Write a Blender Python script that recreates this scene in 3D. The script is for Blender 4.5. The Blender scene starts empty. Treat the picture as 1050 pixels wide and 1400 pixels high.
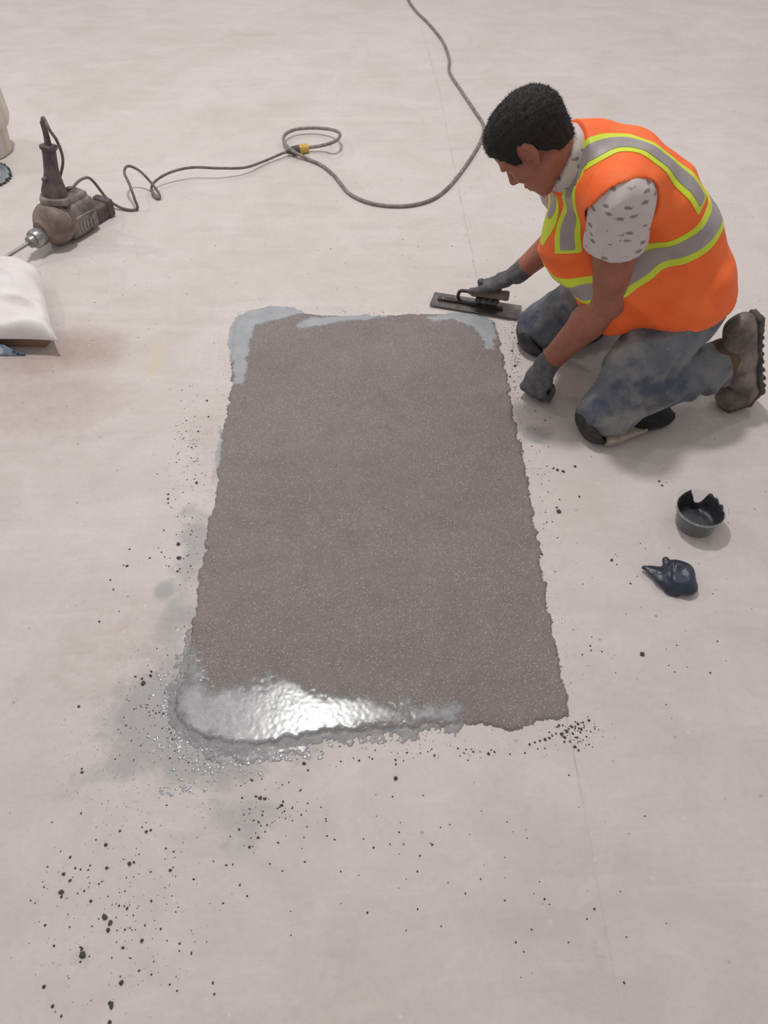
import bpy, bmesh, math, random
import numpy as np
from math import sin, cos, radians, sqrt, pi, atan2
from mathutils import Vector, Matrix

S = bpy.context.scene
COL = S.collection
rng = np.random.default_rng(7)
random.seed(7)

# ------------------------------------------------------------------ camera
CAM_H, PITCH, FPX = 1.65, radians(49.2), 1060.0
cam_d = bpy.data.cameras.new('camera')
cam = bpy.data.objects.new('camera', cam_d)
COL.objects.link(cam)
cam.location = (0, 0, CAM_H)
cam.rotation_euler = (pi/2 - PITCH, 0, 0)
cam_d.sensor_fit = 'VERTICAL'
cam_d.sensor_height = 36.0
cam_d.lens = 36.0*FPX/1400.0
cam_d.clip_start = .05
S.camera = cam

# ------------------------------------------------------------------ world, exposure
S.view_settings.view_transform = 'Standard'
S.view_settings.look = 'None'
S.view_settings.gamma = 1.0
S.view_settings.use_curve_mapping = False
S.view_settings.exposure = 0.0
wd = bpy.data.worlds.new('hall_air')
S.world = wd
wd.use_nodes = True
wd.node_tree.nodes['Background'].inputs[0].default_value = (1.0, .96, .965, 1)
wd.node_tree.nodes['Background'].inputs[1].default_value = .43

# ------------------------------------------------------------------ lamps of the hall (high bays under the ceiling)
def high_bay(x, y, z, watt, size=.34, col=(1, .965, .95)):
    l = bpy.data.lights.new('high_bay_lamp', 'AREA')
    l.shape = 'DISK'; l.size = size; l.energy = watt; l.color = col
    o = bpy.data.objects.new('high_bay_lamp', l); COL.objects.link(o)
    o.location = (x, y, z)
    return o
high_bay(-.62, 3.15, 5.2, 136)
high_bay(-5.2, 4.6, 5.2, 62)
high_bay(3.6, 4.6, 5.2, 30)
high_bay(-.95, 8.2, 5.2, 40)
high_bay(-5.2, 9.2, 5.2, 30)
high_bay(3.6, 9.2, 5.2, 25)

# ------------------------------------------------------------------ placing helpers
def floor_at(px, py, z=0.0):
    """world point at height z seen at a spot of the 1050x1400 photograph"""
    v = np.array([0, cos(PITCH), -sin(PITCH)]) + np.array([1, 0, 0])*(px-525)/FPX \
        - np.array([0, sin(PITCH), cos(PITCH)])*(py-700)/FPX
    return np.array([0, 0, CAM_H]) + v*(z-CAM_H)/v[2]

def V(*a): return np.array(a, float)
def nrm(a): a = np.asarray(a, float); return a/np.linalg.norm(a)

def tag(o, label=None, cat=None, group=None, kind=None):
    if label: o['label'] = label
    if cat: o['category'] = cat
    if group: o['group'] = group
    if kind: o['kind'] = kind
    return o

def empty(name, loc, label, cat, group=None):
    o = bpy.data.objects.new(name, None); COL.objects.link(o)
    o.empty_display_size = .05
    o.location = loc
    return tag(o, label, cat, group)

def link_mesh(name, me, mat, parent=None):
    o = bpy.data.objects.new(name, me); COL.objects.link(o)
    if mat is not None and len(me.materials) == 0: me.materials.append(mat)
    if parent is not None:
        o.parent = parent
        q = parent; off = Vector((0, 0, 0))
        while q is not None:
            off += q.location; q = q.parent
        # meshes are written in world coordinates: keep them where they are
        o.location = -off
    return o

def mesh_np(name, v, f, smooth=True):
    me = bpy.data.meshes.new(name)
    v = np.asarray(v, np.float32); f = np.asarray(f, np.int32)
    k = f.shape[1]
    me.vertices.add(len(v)); me.vertices.foreach_set('co', v.ravel())
    me.loops.add(f.size); me.loops.foreach_set('vertex_index', f.ravel())
    me.polygons.add(len(f))
    me.polygons.foreach_set('loop_start', np.arange(0, f.size, k, dtype=np.int32))
    me.update(calc_edges=True)
    me.validate()
    if smooth: me.polygons.foreach_set('use_smooth', np.ones(len(me.polygons), bool))
    return me

def mesh_bm(name, bm, smooth=True, angle=40):
    bmesh.ops.recalc_face_normals(bm, faces=bm.faces)
    me = bpy.data.meshes.new(name)
    if smooth:
        for f in bm.faces: f.smooth = True
        for e in bm.edges:
            if len(e.link_faces) == 2 and e.calc_face_angle(0) > radians(angle): e.smooth = False
    bm.to_mesh(me); bm.free()
    return me

def spline(pts, n=8, closed=False):
    """Catmull-Rom through pts"""
    p = np.asarray(pts, float)
    out = []
    N = len(p)
    for i in range(N if closed else N-1):
        if closed: a, b, c, d = p[(i-1) % N], p[i], p[(i+1) % N], p[(i+2) % N]
        else:
            a, b, c, d = p[max(i-1, 0)], p[i], p[i+1], p[min(i+2, N-1)]
        for t in np.linspace(0, 1, n, endpoint=False):
            out.append(.5*((2*b)+(-a+c)*t+(2*a-5*b+4*c-d)*t*t+(-a+3*b-3*c+d)*t**3))
    if not closed: out.append(p[-1])
    return np.array(out)

def tube_bm(bm, pts, r, seg=10, caps=True):
    pts = [Vector(p) for p in pts]
    rr = r if hasattr(r, '__len__') else [r]*len(pts)
    rings = []; side = None
    for i, p in enumerate(pts):
        t = (pts[min(i+1, len(pts)-1)]-pts[max(i-1, 0)]).normalized()
        if side is None:
            side = t.orthogonal().normalized()
        side = (side - t*side.dot(t)).normalized()
        up = t.cross(side)
        rings.append([bm.verts.new(p+(side*cos(a)+up*sin(a))*rr[i]) for a in np.linspace(0, 2*pi, seg, endpoint=False)])
    for A, B in zip(rings, rings[1:]):
        for j in range(seg): bm.faces.new((A[j], A[(j+1) % seg], B[(j+1) % seg], B[j]))
    if caps:
        bm.faces.new(rings[0][::-1]); bm.faces.new(rings[-1])
    return rings

def lathe_bm(bm, prof, M=None, seg=32, wob=None, close=True):
    """prof: (radius, height) list revolved about local z; M places it"""
    rings = []
    for (r, z) in prof:
        ring = []
        for j in range(seg):
            a = 2*pi*j/seg
            rr = r*(1+(wob(a, z) if wob else 0))
            p = Vector((rr*cos(a), rr*sin(a), z))
            ring.append(bm.verts.new(M @ p if M is not None else p))
        rings.append(ring)
    for A, B in zip(rings, rings[1:]):
        for j in range(seg): bm.faces.new((A[j], A[(j+1) % seg], B[(j+1) % seg], B[j]))
    if close:
        bm.faces.new(rings[0][::-1]); bm.faces.new(rings[-1])
    return rings

def frame(origin, x, z):
    """4x4 with local x and z axes (z exact)"""
    z = Vector(z).normalized(); x = Vector(x); x = (x-z*x.dot(z)).normalized(); y = z.cross(x)
    M = Matrix.Identity(4)
    for i in range(3):
        M[i][0], M[i][1], M[i][2], M[i][3] = x[i], y[i], z[i], origin[i]
    return M

def box_bm(bm, M, sx, sy, sz, bev=.003, seg=2):
    r = bmesh.ops.create_cube(bm, size=1.0)
    vs = r['verts']
    for v in vs: v.co = Vector((v.co.x*sx, v.co.y*sy, v.co.z*sz))
    es = list({e for v in vs for e in v.link_edges})
    if bev > 0:
        g = bmesh.ops.bevel(bm, geom=es, offset=bev, segments=seg, profile=.6, affect='EDGES')
        vs = list({v for f in g['faces'] for v in f.verts} | {v for v in vs if v.is_valid})
    for v in vs: v.co = M @ v.co

# ------------------------------------------------------------------ materials
class NT:
    def __init__(s, name):
        s.m = bpy.data.materials.new(name); s.m.use_nodes = True
        s.t = s.m.node_tree; s.b = s.t.nodes['Principled BSDF']; s.out = s.t.nodes['Material Output']
    def n(s, typ, **kw):
        nd = s.t.nodes.new(typ)
        for k, v in kw.items():
            if k.startswith('i_'):
                nd.inputs[k[2:].replace('_', ' ')].default_value = v
            else: setattr(nd, k, v)
        return nd
    def l(s, a, b): s.t.links.new(a, b)
    def coord(s, which='Object'):
        return s.n('ShaderNodeTexCoord').outputs[which]
    def noise(s, scale, detail=4, rough=.6, co=None, dist=0):
        nd = s.n('ShaderNodeTexNoise'); nd.inputs['Scale'].default_value = scale
        nd.inputs['Detail'].default_value = detail; nd.inputs['Roughness'].default_value = rough
        nd.inputs['Distortion'].default_value = dist
        s.l(co if co is not None else s.coord(), nd.inputs['Vector'])
        return nd.outputs['Fac']
    def voro(s, scale, co=None, feature='F1', out='Distance', rnd=1.0):
        nd = s.n('ShaderNodeTexVoronoi', feature=feature); nd.inputs['Scale'].default_value = scale
        nd.inputs['Randomness'].default_value = rnd
        s.l(co if co is not None else s.coord(), nd.inputs['Vector'])
        return nd.outputs[out]
    def ramp(s, fac, a, b, va=0.0, vb=1.0):
        nd = s.n('ShaderNodeMapRange'); nd.clamp = True
        nd.inputs[1].default_value = a; nd.inputs[2].default_value = b
        nd.inputs[3].default_value = va; nd.inputs[4].default_value = vb
        s.l(fac, nd.inputs[0]); return nd.outputs[0]
    def math(s, op, a, b=None):
        nd = s.n('ShaderNodeMath', operation=op)
        for i, x in enumerate((a, b)):
            if x is None: continue
            if isinstance(x, (int, float)): nd.inputs[i].default_value = x
            else: s.l(x, nd.inputs[i])
        return nd.outputs[0]
    def mix(s, fac, a, b):
        nd = s.n('ShaderNodeMix', data_type='RGBA')
        for i, x in ((0, fac), (6, a), (7, b)):
            if isinstance(x, (int, float)): nd.inputs[i].default_value = x
            elif isinstance(x, tuple): nd.inputs[i].default_value = (*x[:3], 1)
            else: s.l(x, nd.inputs[i])
        return nd.outputs[2]
    def attr(s, name):
        return s.n('ShaderNodeAttribute', attribute_name=name).outputs['Fac']
    def color(s, c):
        if isinstance(c, tuple): s.b.inputs['Base Color'].default_value = (*c[:3], 1)
        else: s.l(c, s.b.inputs['Base Color'])
    def rough(s, r):
        if isinstance(r, (int, float)): s.b.inputs['Roughness'].default_value = r
        else: s.l(r, s.b.inputs['Roughness'])
    def bump(s, h, strength=.5, dist=.01):
        nd = s.n('ShaderNodeBump'); nd.inputs['Strength'].default_value = strength
        nd.inputs['Distance'].default_value = dist
        s.l(h, nd.inputs['Height']); s.l(nd.outputs[0], s.b.inputs['Normal'])
    def set(s, **kw):
        for k, v in kw.items(): s.b.inputs[k.replace('_', ' ')].default_value = v
        return s

def srgb(r, g, b):
    f = lambda c: (c/255/12.92) if c/255 <= .04045 else ((c/255+.055)/1.055)**2.4
    return (f(r), f(g), f(b))

def simple(name, ca, cb, scale=30, rough=.6, bumps=.2, bscale=120, bdist=.003, metallic=0, detail=5, lo=.35, hi=.65):
    m = NT(name)
    m.color(m.mix(m.ramp(m.noise(scale, detail), lo, hi), ca, cb))
    m.rough(rough); m.set(Metallic=metallic)
    if bumps: m.bump(m.noise(bscale, 4), bumps, bdist)
    return m.m

# ------------------------------------------------------------------ signed-distance modelling (numpy) for bodies and cloth
class Field:
    def __init__(s, lo, hi, res):
        s.lo = np.asarray(lo, np.float32); s.res = res
        s.n = [int(math.ceil((h-l)/res))+1 for l, h in zip(lo, hi)]
        s.ax = [(s.lo[i]+res*np.arange(s.n[i])).astype(np.float32) for i in range(3)]
        s.d = np.full(s.n, .5, np.float32)
    def sub(s, lo, hi):
        sl = []
        for i in range(3):
            a = max(0, int((lo[i]-s.lo[i])/s.res)); b = min(s.n[i], int((hi[i]-s.lo[i])/s.res)+2)
            if b <= a: return None
            sl.append(slice(a, b))
        sl = tuple(sl)
        X = s.ax[0][sl[0]][:, None, None]; Y = s.ax[1][sl[1]][None, :, None]; Z = s.ax[2][sl[2]][None, None, :]
        return sl, X, Y, Z
    def add(s, prim, grow=0.0, k=.02):
        lo, hi, fn = prim
        m = .03+k+grow
        r = s.sub(lo-m, hi+m)
        if r is None: return
        sl, X, Y, Z = r
        d = fn(X, Y, Z)-grow
        a = s.d[sl]
        h = np.maximum(k-np.abs(a-d), 0)/k
        s.d[sl] = np.minimum(a, d)-h*h*k*.25
    def carve(s, prim, grow=0.0, k=.008):
        lo, hi, fn = prim
        m = .03+k+grow
        r = s.sub(lo-m, hi+m)
        if r is None: return
        sl, X, Y, Z = r
        d = -(fn(X, Y, Z)-grow); a = s.d[sl]
        h = np.maximum(k-np.abs(a-d), 0)/k
        s.d[sl] = np.maximum(a, d)+h*h*k*.25
    def grid(s):
        return s.ax[0][:, None, None], s.ax[1][None, :, None], s.ax[2][None, None, :]
    def clip(s, fn):
        X, Y, Z = s.grid(); s.d = np.maximum(s.d, fn(X, Y, Z)).astype(np.float32)
    def offset(s, fn):
        X, Y, Z = s.grid(); near = np.abs(s.d) < .06
        s.d = np.where(near, s.d+fn(X, Y, Z), s.d).astype(np.float32)
    def mesh(s, name):
        d = s.d
        d[0] = d[-1] = .5; d[:, 0] = d[:, -1] = .5; d[:, :, 0] = d[:, :, -1] = .5
        ins = d < 0
        nx, ny, nz = d.shape
        c = np.zeros((nx-1, ny-1, nz-1), np.int8)
        for i in (0, 1):
            for j in (0, 1):
                for k in (0, 1):
                    c += ins[i:nx-1+i, j:ny-1+j, k:nz-1+k]
        cell = np.argwhere((c > 0) & (c < 8))
        idx = np.full(c.shape, -1, np.int32)
        idx[tuple(cell.T)] = np.arange(len(cell))
        acc = np.zeros((len(cell), 3), np.float64); cnt = np.zeros(len(cell))
        corner = [(i, j, k) for i in (0, 1) for j in (0, 1) for k in (0, 1)]
        val = {cr: d[cell[:, 0]+cr[0], cell[:, 1]+cr[1], cell[:, 2]+cr[2]] for cr in corner}
        for a in corner:
            for ax in range(3):
                if a[ax]: continue
                b = list(a); b[ax] = 1; b = tuple(b)
                va, vb = val[a], val[b]
                m = (va < 0) != (vb < 0)
                t = np.where(m, va/np.where(m, va-vb, 1), 0)
                p = np.array(a, float)[None]+t[:, None]*np.eye(3)[ax][None]
                acc[m] += p[m]; cnt[m] += 1
        v = s.lo+s.res*(cell+acc/np.maximum(cnt, 1)[:, None])
        quads = []
        for ax in range(3):
            e = np.moveaxis(ins, ax, 0)
            ch = np.argwhere(e[:-1] != e[1:])
            o1, o2 = [(1, 2), (0, 2), (0, 1)][ax]
            pos = np.zeros((len(ch), 3), int)
            pos[:, ax] = ch[:, 0]; pos[:, o1] = ch[:, 1]; pos[:, o2] = ch[:, 2]
            ok = (pos[:, o1] > 0) & (pos[:, o2] > 0)
            pos = pos[ok]
            def g(a, b):
                q = pos.copy(); q[:, o1] -= a; q[:, o2] -= b
                return idx[tuple(q.T)]
            q = np.stack([g(0, 0), g(1, 0), g(1, 1), g(0, 1)], 1)
            flip = ins[tuple(pos.T)]
            if ax == 1: flip = ~flip
            q[~flip] = q[~flip][:, ::-1]
            q = q[:, ::-1]
            quads.append(q[(q >= 0).all(1)])
        q = np.concatenate(quads)
        return mesh_np(name, v, q[:, ::-1])

def cone(a, b, ra, rb):
    a = np.asarray(a, float); b = np.asarray(b, float)
    ab = b-a; L2 = float(ab@ab); R = max(ra, rb)
    def fn(X, Y, Z):
        px, py, pz = X-a[0], Y-a[1], Z-a[2]
        t = np.clip((px*ab[0]+py*ab[1]+pz*ab[2])/L2, 0, 1)
        return np.sqrt((px-t*ab[0])**2+(py-t*ab[1])**2+(pz-t*ab[2])**2)-(ra+(rb-ra)*t)
    return np.minimum(a, b)-R, np.maximum(a, b)+R, fn

def ell(c, rad, axes=np.eye(3)):
    c = np.asarray(c, float); A = np.asarray(axes, float); r = np.asarray(rad, float); R = r.max()
    def fn(X, Y, Z):
        px, py, pz = X-c[0], Y-c[1], Z-c[2]
        k0 = 0; k1 = 0
        for i in range(3):
            u = px*A[i][0]+py*A[i][1]+pz*A[i][2]
            k0 = k0+(u/r[i])**2; k1 = k1+(u/r[i]**2)**2
        k0 = np.sqrt(k0); k1 = np.sqrt(k1)+1e-9
        return k0*(k0-1)/k1
    return c-R, c+R, fn

def seg_ell(a, b, sa, sb, A0, A1, B0, B1):
    """tapering limb or trunk piece with an elliptical section: A along the side vector, B across it"""
    a = np.asarray(a, float); b = np.asarray(b, float); sa = nrm(sa); sb = nrm(sb)
    ab = b-a; L2 = float(ab@ab); n = ab/sqrt(L2); R = max(A0, A1, B0, B1)
    def fn(X, Y, Z):
        px, py, pz = X-a[0], Y-a[1], Z-a[2]
        t = np.clip((px*ab[0]+py*ab[1]+pz*ab[2])/L2, 0, 1)
        wx, wy, wz = px-t*ab[0], py-t*ab[1], pz-t*ab[2]
        sx, sy, sz = sa[0]+(sb[0]-sa[0])*t, sa[1]+(sb[1]-sa[1])*t, sa[2]+(sb[2]-sa[2])*t
        u = wx*sx+wy*sy+wz*sz
        v2 = np.maximum(wx*wx+wy*wy+wz*wz-u*u, 0)
        A = A0+(A1-A0)*t; B = B0+(B1-B0)*t
        k0 = np.sqrt((u/A)**2+v2/B**2)
        k1 = np.sqrt((u/A**2)**2+v2/B**4)+1e-6
        return k0*(k0-1)/k1
    return np.minimum(a, b)-R, np.maximum(a, b)+R, fn

def wav(X, Y, Z, f, ph=0.0):
    """cheap smooth 3-D noise, about -1..1"""
    return (np.sin(f*(X*.92+Y*.31-Z*.22)+ph)*np.sin(f*(Y*.87-X*.36+Z*.41)*1.13+1.7+ph)
            + np.sin(f*(Z*.95+X*.27+Y*.3)*.91+.6-ph)*np.sin(f*(X*.71-Y*.6)*1.21+2.9))*.6

def polydist(X, Y, Z, pts):
    d = None
    for a, b in zip(pts[:-1], pts[1:]):
        ab = b-a; L2 = float(ab@ab)
        px, py, pz = X-a[0], Y-a[1], Z-a[2]
        t = np.clip((px*ab[0]+py*ab[1]+pz*ab[2])/L2, 0, 1)
        q = np.sqrt((px-t*ab[0])**2+(py-t*ab[1])**2+(pz-t*ab[2])**2)
        d = q if d is None else np.minimum(d, q)
    for e, o_ in ((pts[0], pts[1]), (pts[-1], pts[-2])):     # square ends
        t = nrm(o_-e); u = (X-e[0])*t[0]+(Y-e[1])*t[1]+(Z-e[2])*t[2]
        r = np.sqrt((X-e[0])**2+(Y-e[1])**2+(Z-e[2])**2)
        d = np.where(r < .09, np.maximum(d, .045-u*2.0), d)
    return d

# ================================================================== FLOOR
def px_poly(pts, z=0.0):
    return np.array([floor_at(x, y, z)[:2] for x, y in pts])

def poly_sd(X, Y, P):
    """signed distance to polygon P (positive inside)"""
    d = np.full(np.broadcast(X, Y).shape, 1e9); ins = np.zeros(d.shape, bool)
    n = len(P)
    for i in range(n):
        ax_, ay_ = P[i]; bx_, by_ = P[(i+1) % n]
        ex, ey = bx_-ax_, by_-ay_
        t = np.clip(((X-ax_)*ex+(Y-ay_)*ey)/(ex*ex+ey*ey+1e-12), 0, 1)
        d = np.minimum(d, np.hypot(X-ax_-t*ex, Y-ay_-t*ey))
        c = (ay_ > Y) != (by_ > Y)
        ins ^= c & (X < ex*(Y-ay_)/(ey if abs(ey) > 1e-12 else 1e-12)+ax_)
    return np.where(ins, d, -d)

def sstep(x, a, b):
    t = np.clip((x-a)/(b-a), 0, 1); return t*t*(3-2*t)

_perm = rng.random((512, 512)).astype(np.float32)
def vnoise(X, Y, f, o=0):
    """value noise 0..1"""
    x = X*f+37.3*o+1000; y = Y*f+91.7*o+1000
    i = np.floor(x).astype(int); j = np.floor(y).astype(int); u = x-i; v = y-j
    u = u*u*(3-2*u); v = v*v*(3-2*v)
    g = lambda a, b: _perm[(i+a) % 512, (j+b) % 512]
    return (g(0, 0)*(1-u)+g(1, 0)*u)*(1-v)+(g(0, 1)*(1-u)+g(1, 1)*u)*v
def fbm(X, Y, f, n=4, o=0):
    s = 0; a = 1; t = 0
    for k in range(n):
        s = s+a*vnoise(X, Y, f*2**k, o+k); t += a; a *= .55
    return s/t

patch_px = [(330, 433), (400, 427), (455, 432), (520, 433), (560, 430), (640, 429), (676, 440), (684, 470), (690, 500),
            (700, 560), (712, 610), (721, 650), (735, 740), (748, 820), (762, 890), (773, 945), (778, 980), (745, 986),
            (692, 1000), (668, 991), (640, 990), (560, 995), (500, 999), (440, 1005), (400, 1011), (320, 1018), (275, 1006),
            (243, 985), (239, 960), (250, 925), (258, 880), (266, 835), (275, 780), (288, 710), (298, 650), (303, 600),
            (312, 550), (317, 525), (317, 490), (320, 450)]
PATCH = px_poly(patch_px)
smear_P = px_poly([(268, 700), (286, 705), (262, 850), (255, 905), (242, 980), (300, 1010), (420, 1015), (380, 1040), (300, 1062), (225, 1062),
                   (165, 1035), (140, 1005), (175, 955), (212, 925), (228, 870), (238, 800), (255, 730)])
film_P = px_poly([(258, 878), (272, 882), (284, 915), (296, 938), (335, 936), (362, 926), (400, 930), (440, 944), (470, 948),
                  (520, 958), (580, 964), (630, 962), (638, 974), (622, 988), (560, 995), (500, 1000), (440, 1011), (400, 1022),
                  (345, 1036), (300, 1030), (262, 1010), (238, 988), (236, 955), (248, 925)])
skims = [
    [(340, 424), (375, 417), (405, 420), (420, 428), (388, 437), (352, 446), (344, 470), (341, 500), (335, 528), (317, 527), (317, 497),
     (310, 472), (313, 447), (324, 431)],
    [(403, 447), (414, 438), (450, 433), (500, 430), (545, 431), (525, 438), (480, 441), (440, 447), (412, 451)],
    [(575, 435), (610, 428), (650, 426), (676, 439), (682, 460), (679, 481), (661, 479), (655, 466), (648, 449), (622, 441), (590, 441)],
    [(300, 584), (307, 590), (303, 625), (297, 641), (292, 622)]]
SKIM = [px_poly(q) for q in skims]

def make_floor():
    xs = np.concatenate([np.linspace(-9, -3.4, 12, endpoint=False), np.arange(-3.4, 3.4, .02), np.linspace(3.4, 9, 12)])
    ys = np.concatenate([np.linspace(-3, -.2, 8, endpoint=False), np.arange(-.2, 6.6, .02), np.linspace(6.6, 13, 12)])
    X, Y = np.meshgrid(xs, ys, indexing='ij')
    nx, ny = X.shape
    v = np.stack([X, Y, np.zeros_like(X)], -1).reshape(-1, 3)
    I = np.arange(nx*ny).reshape(nx, ny)
    f = np.stack([I[:-1, :-1], I[1:, :-1], I[1:, 1:], I[:-1, 1:]], -1).reshape(-1, 4)
    me = mesh_np('floor', v, f)
    def put(name, a):
        at = me.attributes.new(name, 'FLOAT', 'POINT'); at.data.foreach_set('value', a.astype(np.float32).ravel())
    def blob(px, py, rx, ry, soft=1.0, rot=0.0):
        c = floor_at(px, py); ex = np.linalg.norm(floor_at(px+rx, py)-c); ey = np.linalg.norm(floor_at(px, py-ry)-c)
        dx, dy = X-c[0], Y-c[1]
        u = dx*cos(rot)+dy*sin(rot); w = -dx*sin(rot)+dy*cos(rot)
        return 1-sstep(np.hypot(u/ex, w/ey), .35, 1.0+.6*soft)
    sm = sstep(poly_sd(X, Y, smear_P)+(fbm(X, Y, 12, 3, 40)-.5)*.12, -.10, .08)
    sm = np.maximum(sm, .95*blob(225, 808, 16, 13))
    for (a, b, r1, r2, w) in ((340, 1115, 60, 30, .62), (330, 1150, 45, 25, .5), (118, 1058, 35, 18, .5), (90, 1085, 30, 15, .4), (113, 1306, 22, 24, .45), (300, 1100, 35, 18, .5),
                              (735, 594, 24, 13, .85), (298, 640, 9, 60, .5), (700, 560, 14, 80, .5), (640, 560, 10, 8, .3),
                              (820, 1310, 14, 30, .4), (800, 1180, 12, 25, .35), (30, 940, 30, 30, .35), (560, 620, 30, 14, .2)):
        sm = np.maximum(sm, w*blob(a, b, r1, r2))
    put('smear', sm)
    br = np.maximum.reduce([.9*blob(105, 480, 62, 28, 1.3), .75*blob(40, 500, 60, 25, 1.2), .6*blob(60, 545, 110, 45, 1.2), .6*blob(10, 562, 12, 12), .3*blob(330, 1060, 120, 30),
                            .35*blob(150, 890, 110, 80), .3*blob(290, 600, 40, 60)])
    put('brown', br)
    put('yellow', np.maximum.reduce([.9*blob(214, 488, 14, 30, .8), .35*blob(480, 1390, 90, 60), .2*blob(110, 930, 60, 30)]))
    jp = px_poly([(570, 20), (600, 120), (622, 232), (645, 345), (785, 1035), (803, 1130), (822, 1240), (838, 1330), (852, 1400), (860, 1440)])
    jd = np.full(X.shape, 9.0)
    for a, b in zip(jp[:-1], jp[1:]):
        e = b-a; L = np.hypot(*e); t = ((X-a[0])*e[0]+(Y-a[1])*e[1])/L**2
        s = ((X-a[0])*e[1]-(Y-a[1])*e[0])/L
        m = (t >= 0) & (t < 1); jd = np.where(m, s, jd)
    put('joint', jd)
    sp = sstep(poly_sd(X, Y, PATCH), -.14, -.0)*.8
    sp = np.maximum(sp, .8*blob(230, 1000, 130, 130, 1.5)); sp = np.maximum(sp, .9*blob(785, 1000, 50, 25, 1.2)); sp = np.maximum(sp, .55*blob(170, 1230, 150, 150, 1.3))
    sp = np.maximum(sp, 1.0*blob(705, 490, 12, 70, 1.0)); sp = np.maximum(sp, .9*blob(258, 600, 25, 90, 1.2))
    put('speck', np.clip(sp+.12, 0, 1))
    m = NT('concrete_floor'); co = m.coord()
    big = m.noise(.9, 5, .6, co, .6); mid = m.noise(5.5, 6, .65, co, .8); fine = m.noise(60, 5, .7, co)
    c = m.mix(m.ramp(big, .32, .68), srgb(199, 190, 184), srgb(211, 204, 199))
    c = m.mix(m.math('MULTIPLY', m.ramp(mid, .5, .78), .45), c, srgb(188, 178, 174))
    c = m.mix(m.math('MULTIPLY', m.ramp(mid, .5, .25), .4), c, srgb(220, 212, 209))
    c = m.mix(m.math('MULTIPLY', m.ramp(fine, .45, .75), .22), c, srgb(172, 163, 160))
    # long trowel swirls
    mp = m.n('ShaderNodeMapping'); m.l(co, mp.inputs[0]); mp.inputs['Scale'].default_value = (1.2, 7.5, 1); mp.inputs['Rotation'].default_value = (0, 0, .35)
    sw = m.noise(1.1, 5, .65, mp.outputs[0], 1.2)
    c = m.mix(m.math('MULTIPLY', m.ramp(sw, .56, .72), .33), c, srgb(182, 172, 168))
    c = m.mix(m.math('MULTIPLY', m.ramp(sw, .44, .3), .3), c, srgb(222, 215, 211))
    # thin scratches
    wv = m.noise(2.3, 3, .5, co, 1.5)
    c = m.mix(m.math('MULTIPLY', m.math('MULTIPLY', m.ramp(m.math('ABSOLUTE', m.math('SUBTRACT', wv, .5)), .003, .0), m.ramp(mid, .5, .65)), .16), c, srgb(150, 142, 138))
    n1 = m.noise(19, 8, .8, co)
    def masked(name, lo, hi, amp, k):
        a = m.math('ADD', m.attr(name), m.math('MULTIPLY', m.math('SUBTRACT', n1, .5), amp))
        return m.math('MULTIPLY', m.ramp(a, lo, hi), k)
    c = m.mix(masked('brown', .2, 1.0, .9, .62), c, srgb(150, 122, 110))
    c = m.mix(masked('yellow', .3, 1.0, .9, .5), c, srgb(212, 196, 160))
    smk = masked('smear', .30, .72, 1.25, .74)
    c = m.mix(smk, c, m.mix(n1, srgb(142, 145, 146), srgb(168, 168, 168)))
    # joint: a hair crack with patched-over grey filler
    ja = m.math('ABSOLUTE', m.math('ADD', m.attr('joint'), m.math('MULTIPLY', m.math('SUBTRACT', m.noise(22, 3, .6, co), .5), .012)))
    jn = m.ramp(m.noise(3.2, 3, .6, co), .35, .6)
    c = m.mix(m.math('MULTIPLY', m.ramp(ja, .0035, .001), m.math('MULTIPLY', jn, .34)), c, srgb(140, 134, 130))
    c = m.mix(m.math('MULTIPLY', m.ramp(ja, .016, .002), m.math('MULTIPLY', m.ramp(m.noise(9, 3, .6, co), .55, .7), .4)), c, srgb(165, 170, 168))
    # specks: dark grit near the work, pale sand grains all over
    for sc, th, dens, k, colr in ((75, .2, .62, .6, srgb(110, 104, 101)), (150, .28, .55, .6, srgb(115, 108, 105))):
        vd = m.voro(sc, co); vc = m.voro(sc, co, out='Color')
        sep = m.n('ShaderNodeSeparateColor'); m.l(vc, sep.inputs[0])
        pick = m.math('GREATER_THAN', m.math('MULTIPLY', m.attr('speck'), m.math('ADD', .35, m.math('MULTIPLY', n1, 1.0))), m.math('ADD', dens*.6, m.math('MULTIPLY', sep.outputs[0], 1.3)))
        c = m.mix(m.math('MULTIPLY', m.math('MULTIPLY', m.ramp(vd, th, th*.5), pick), k), c, colr)
    vd = m.voro(26, co); vc = m.voro(26, co, out='Color'); sep = m.n('ShaderNodeSeparateColor'); m.l(vc, sep.inputs[0])
    c = m.mix(m.math('MULTIPLY', m.math('MULTIPLY', m.ramp(vd, .13, .06), m.math('GREATER_THAN', sep.outputs[1], .8)), .45), c, srgb(226, 220, 216))
    vd = m.voro(17, co); vc = m.voro(17, co, out='Color'); sep = m.n('ShaderNodeSeparateColor'); m.l(vc, sep.inputs[0])
    c = m.mix(m.math('MULTIPLY', m.math('MULTIPLY', m.ramp(vd, .09, .04), m.math('GREATER_THAN', sep.outputs[2], .86)), .5), c, srgb(128, 120, 116))
    m.color(c)
    m.rough(m.mix(m.math('MULTIPLY', smk, .6), m.ramp(mid, .3, .7, .5, .62), (.38, .38, .38)))
    m.set(Specular_IOR_Level=.35)
    m.bump(m.math('ADD', fine, m.math('MULTIPLY', mid, 2.0)), .22, .003)
    o = link_mesh('floor', me, m.m); tag(o, kind='structure')
    return o
floor = make_floor()

# ================================================================== the trowelled patch
PH = .0045
def patch_profile(X, Y):
    sd = poly_sd(X, Y, PATCH)+(fbm(X, Y, 45, 3, 3)-.5)*.022+(fbm(X, Y, 160, 2, 5)-.5)*.008
    return sd, PH*sstep(sd, -.001, .007)

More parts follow.
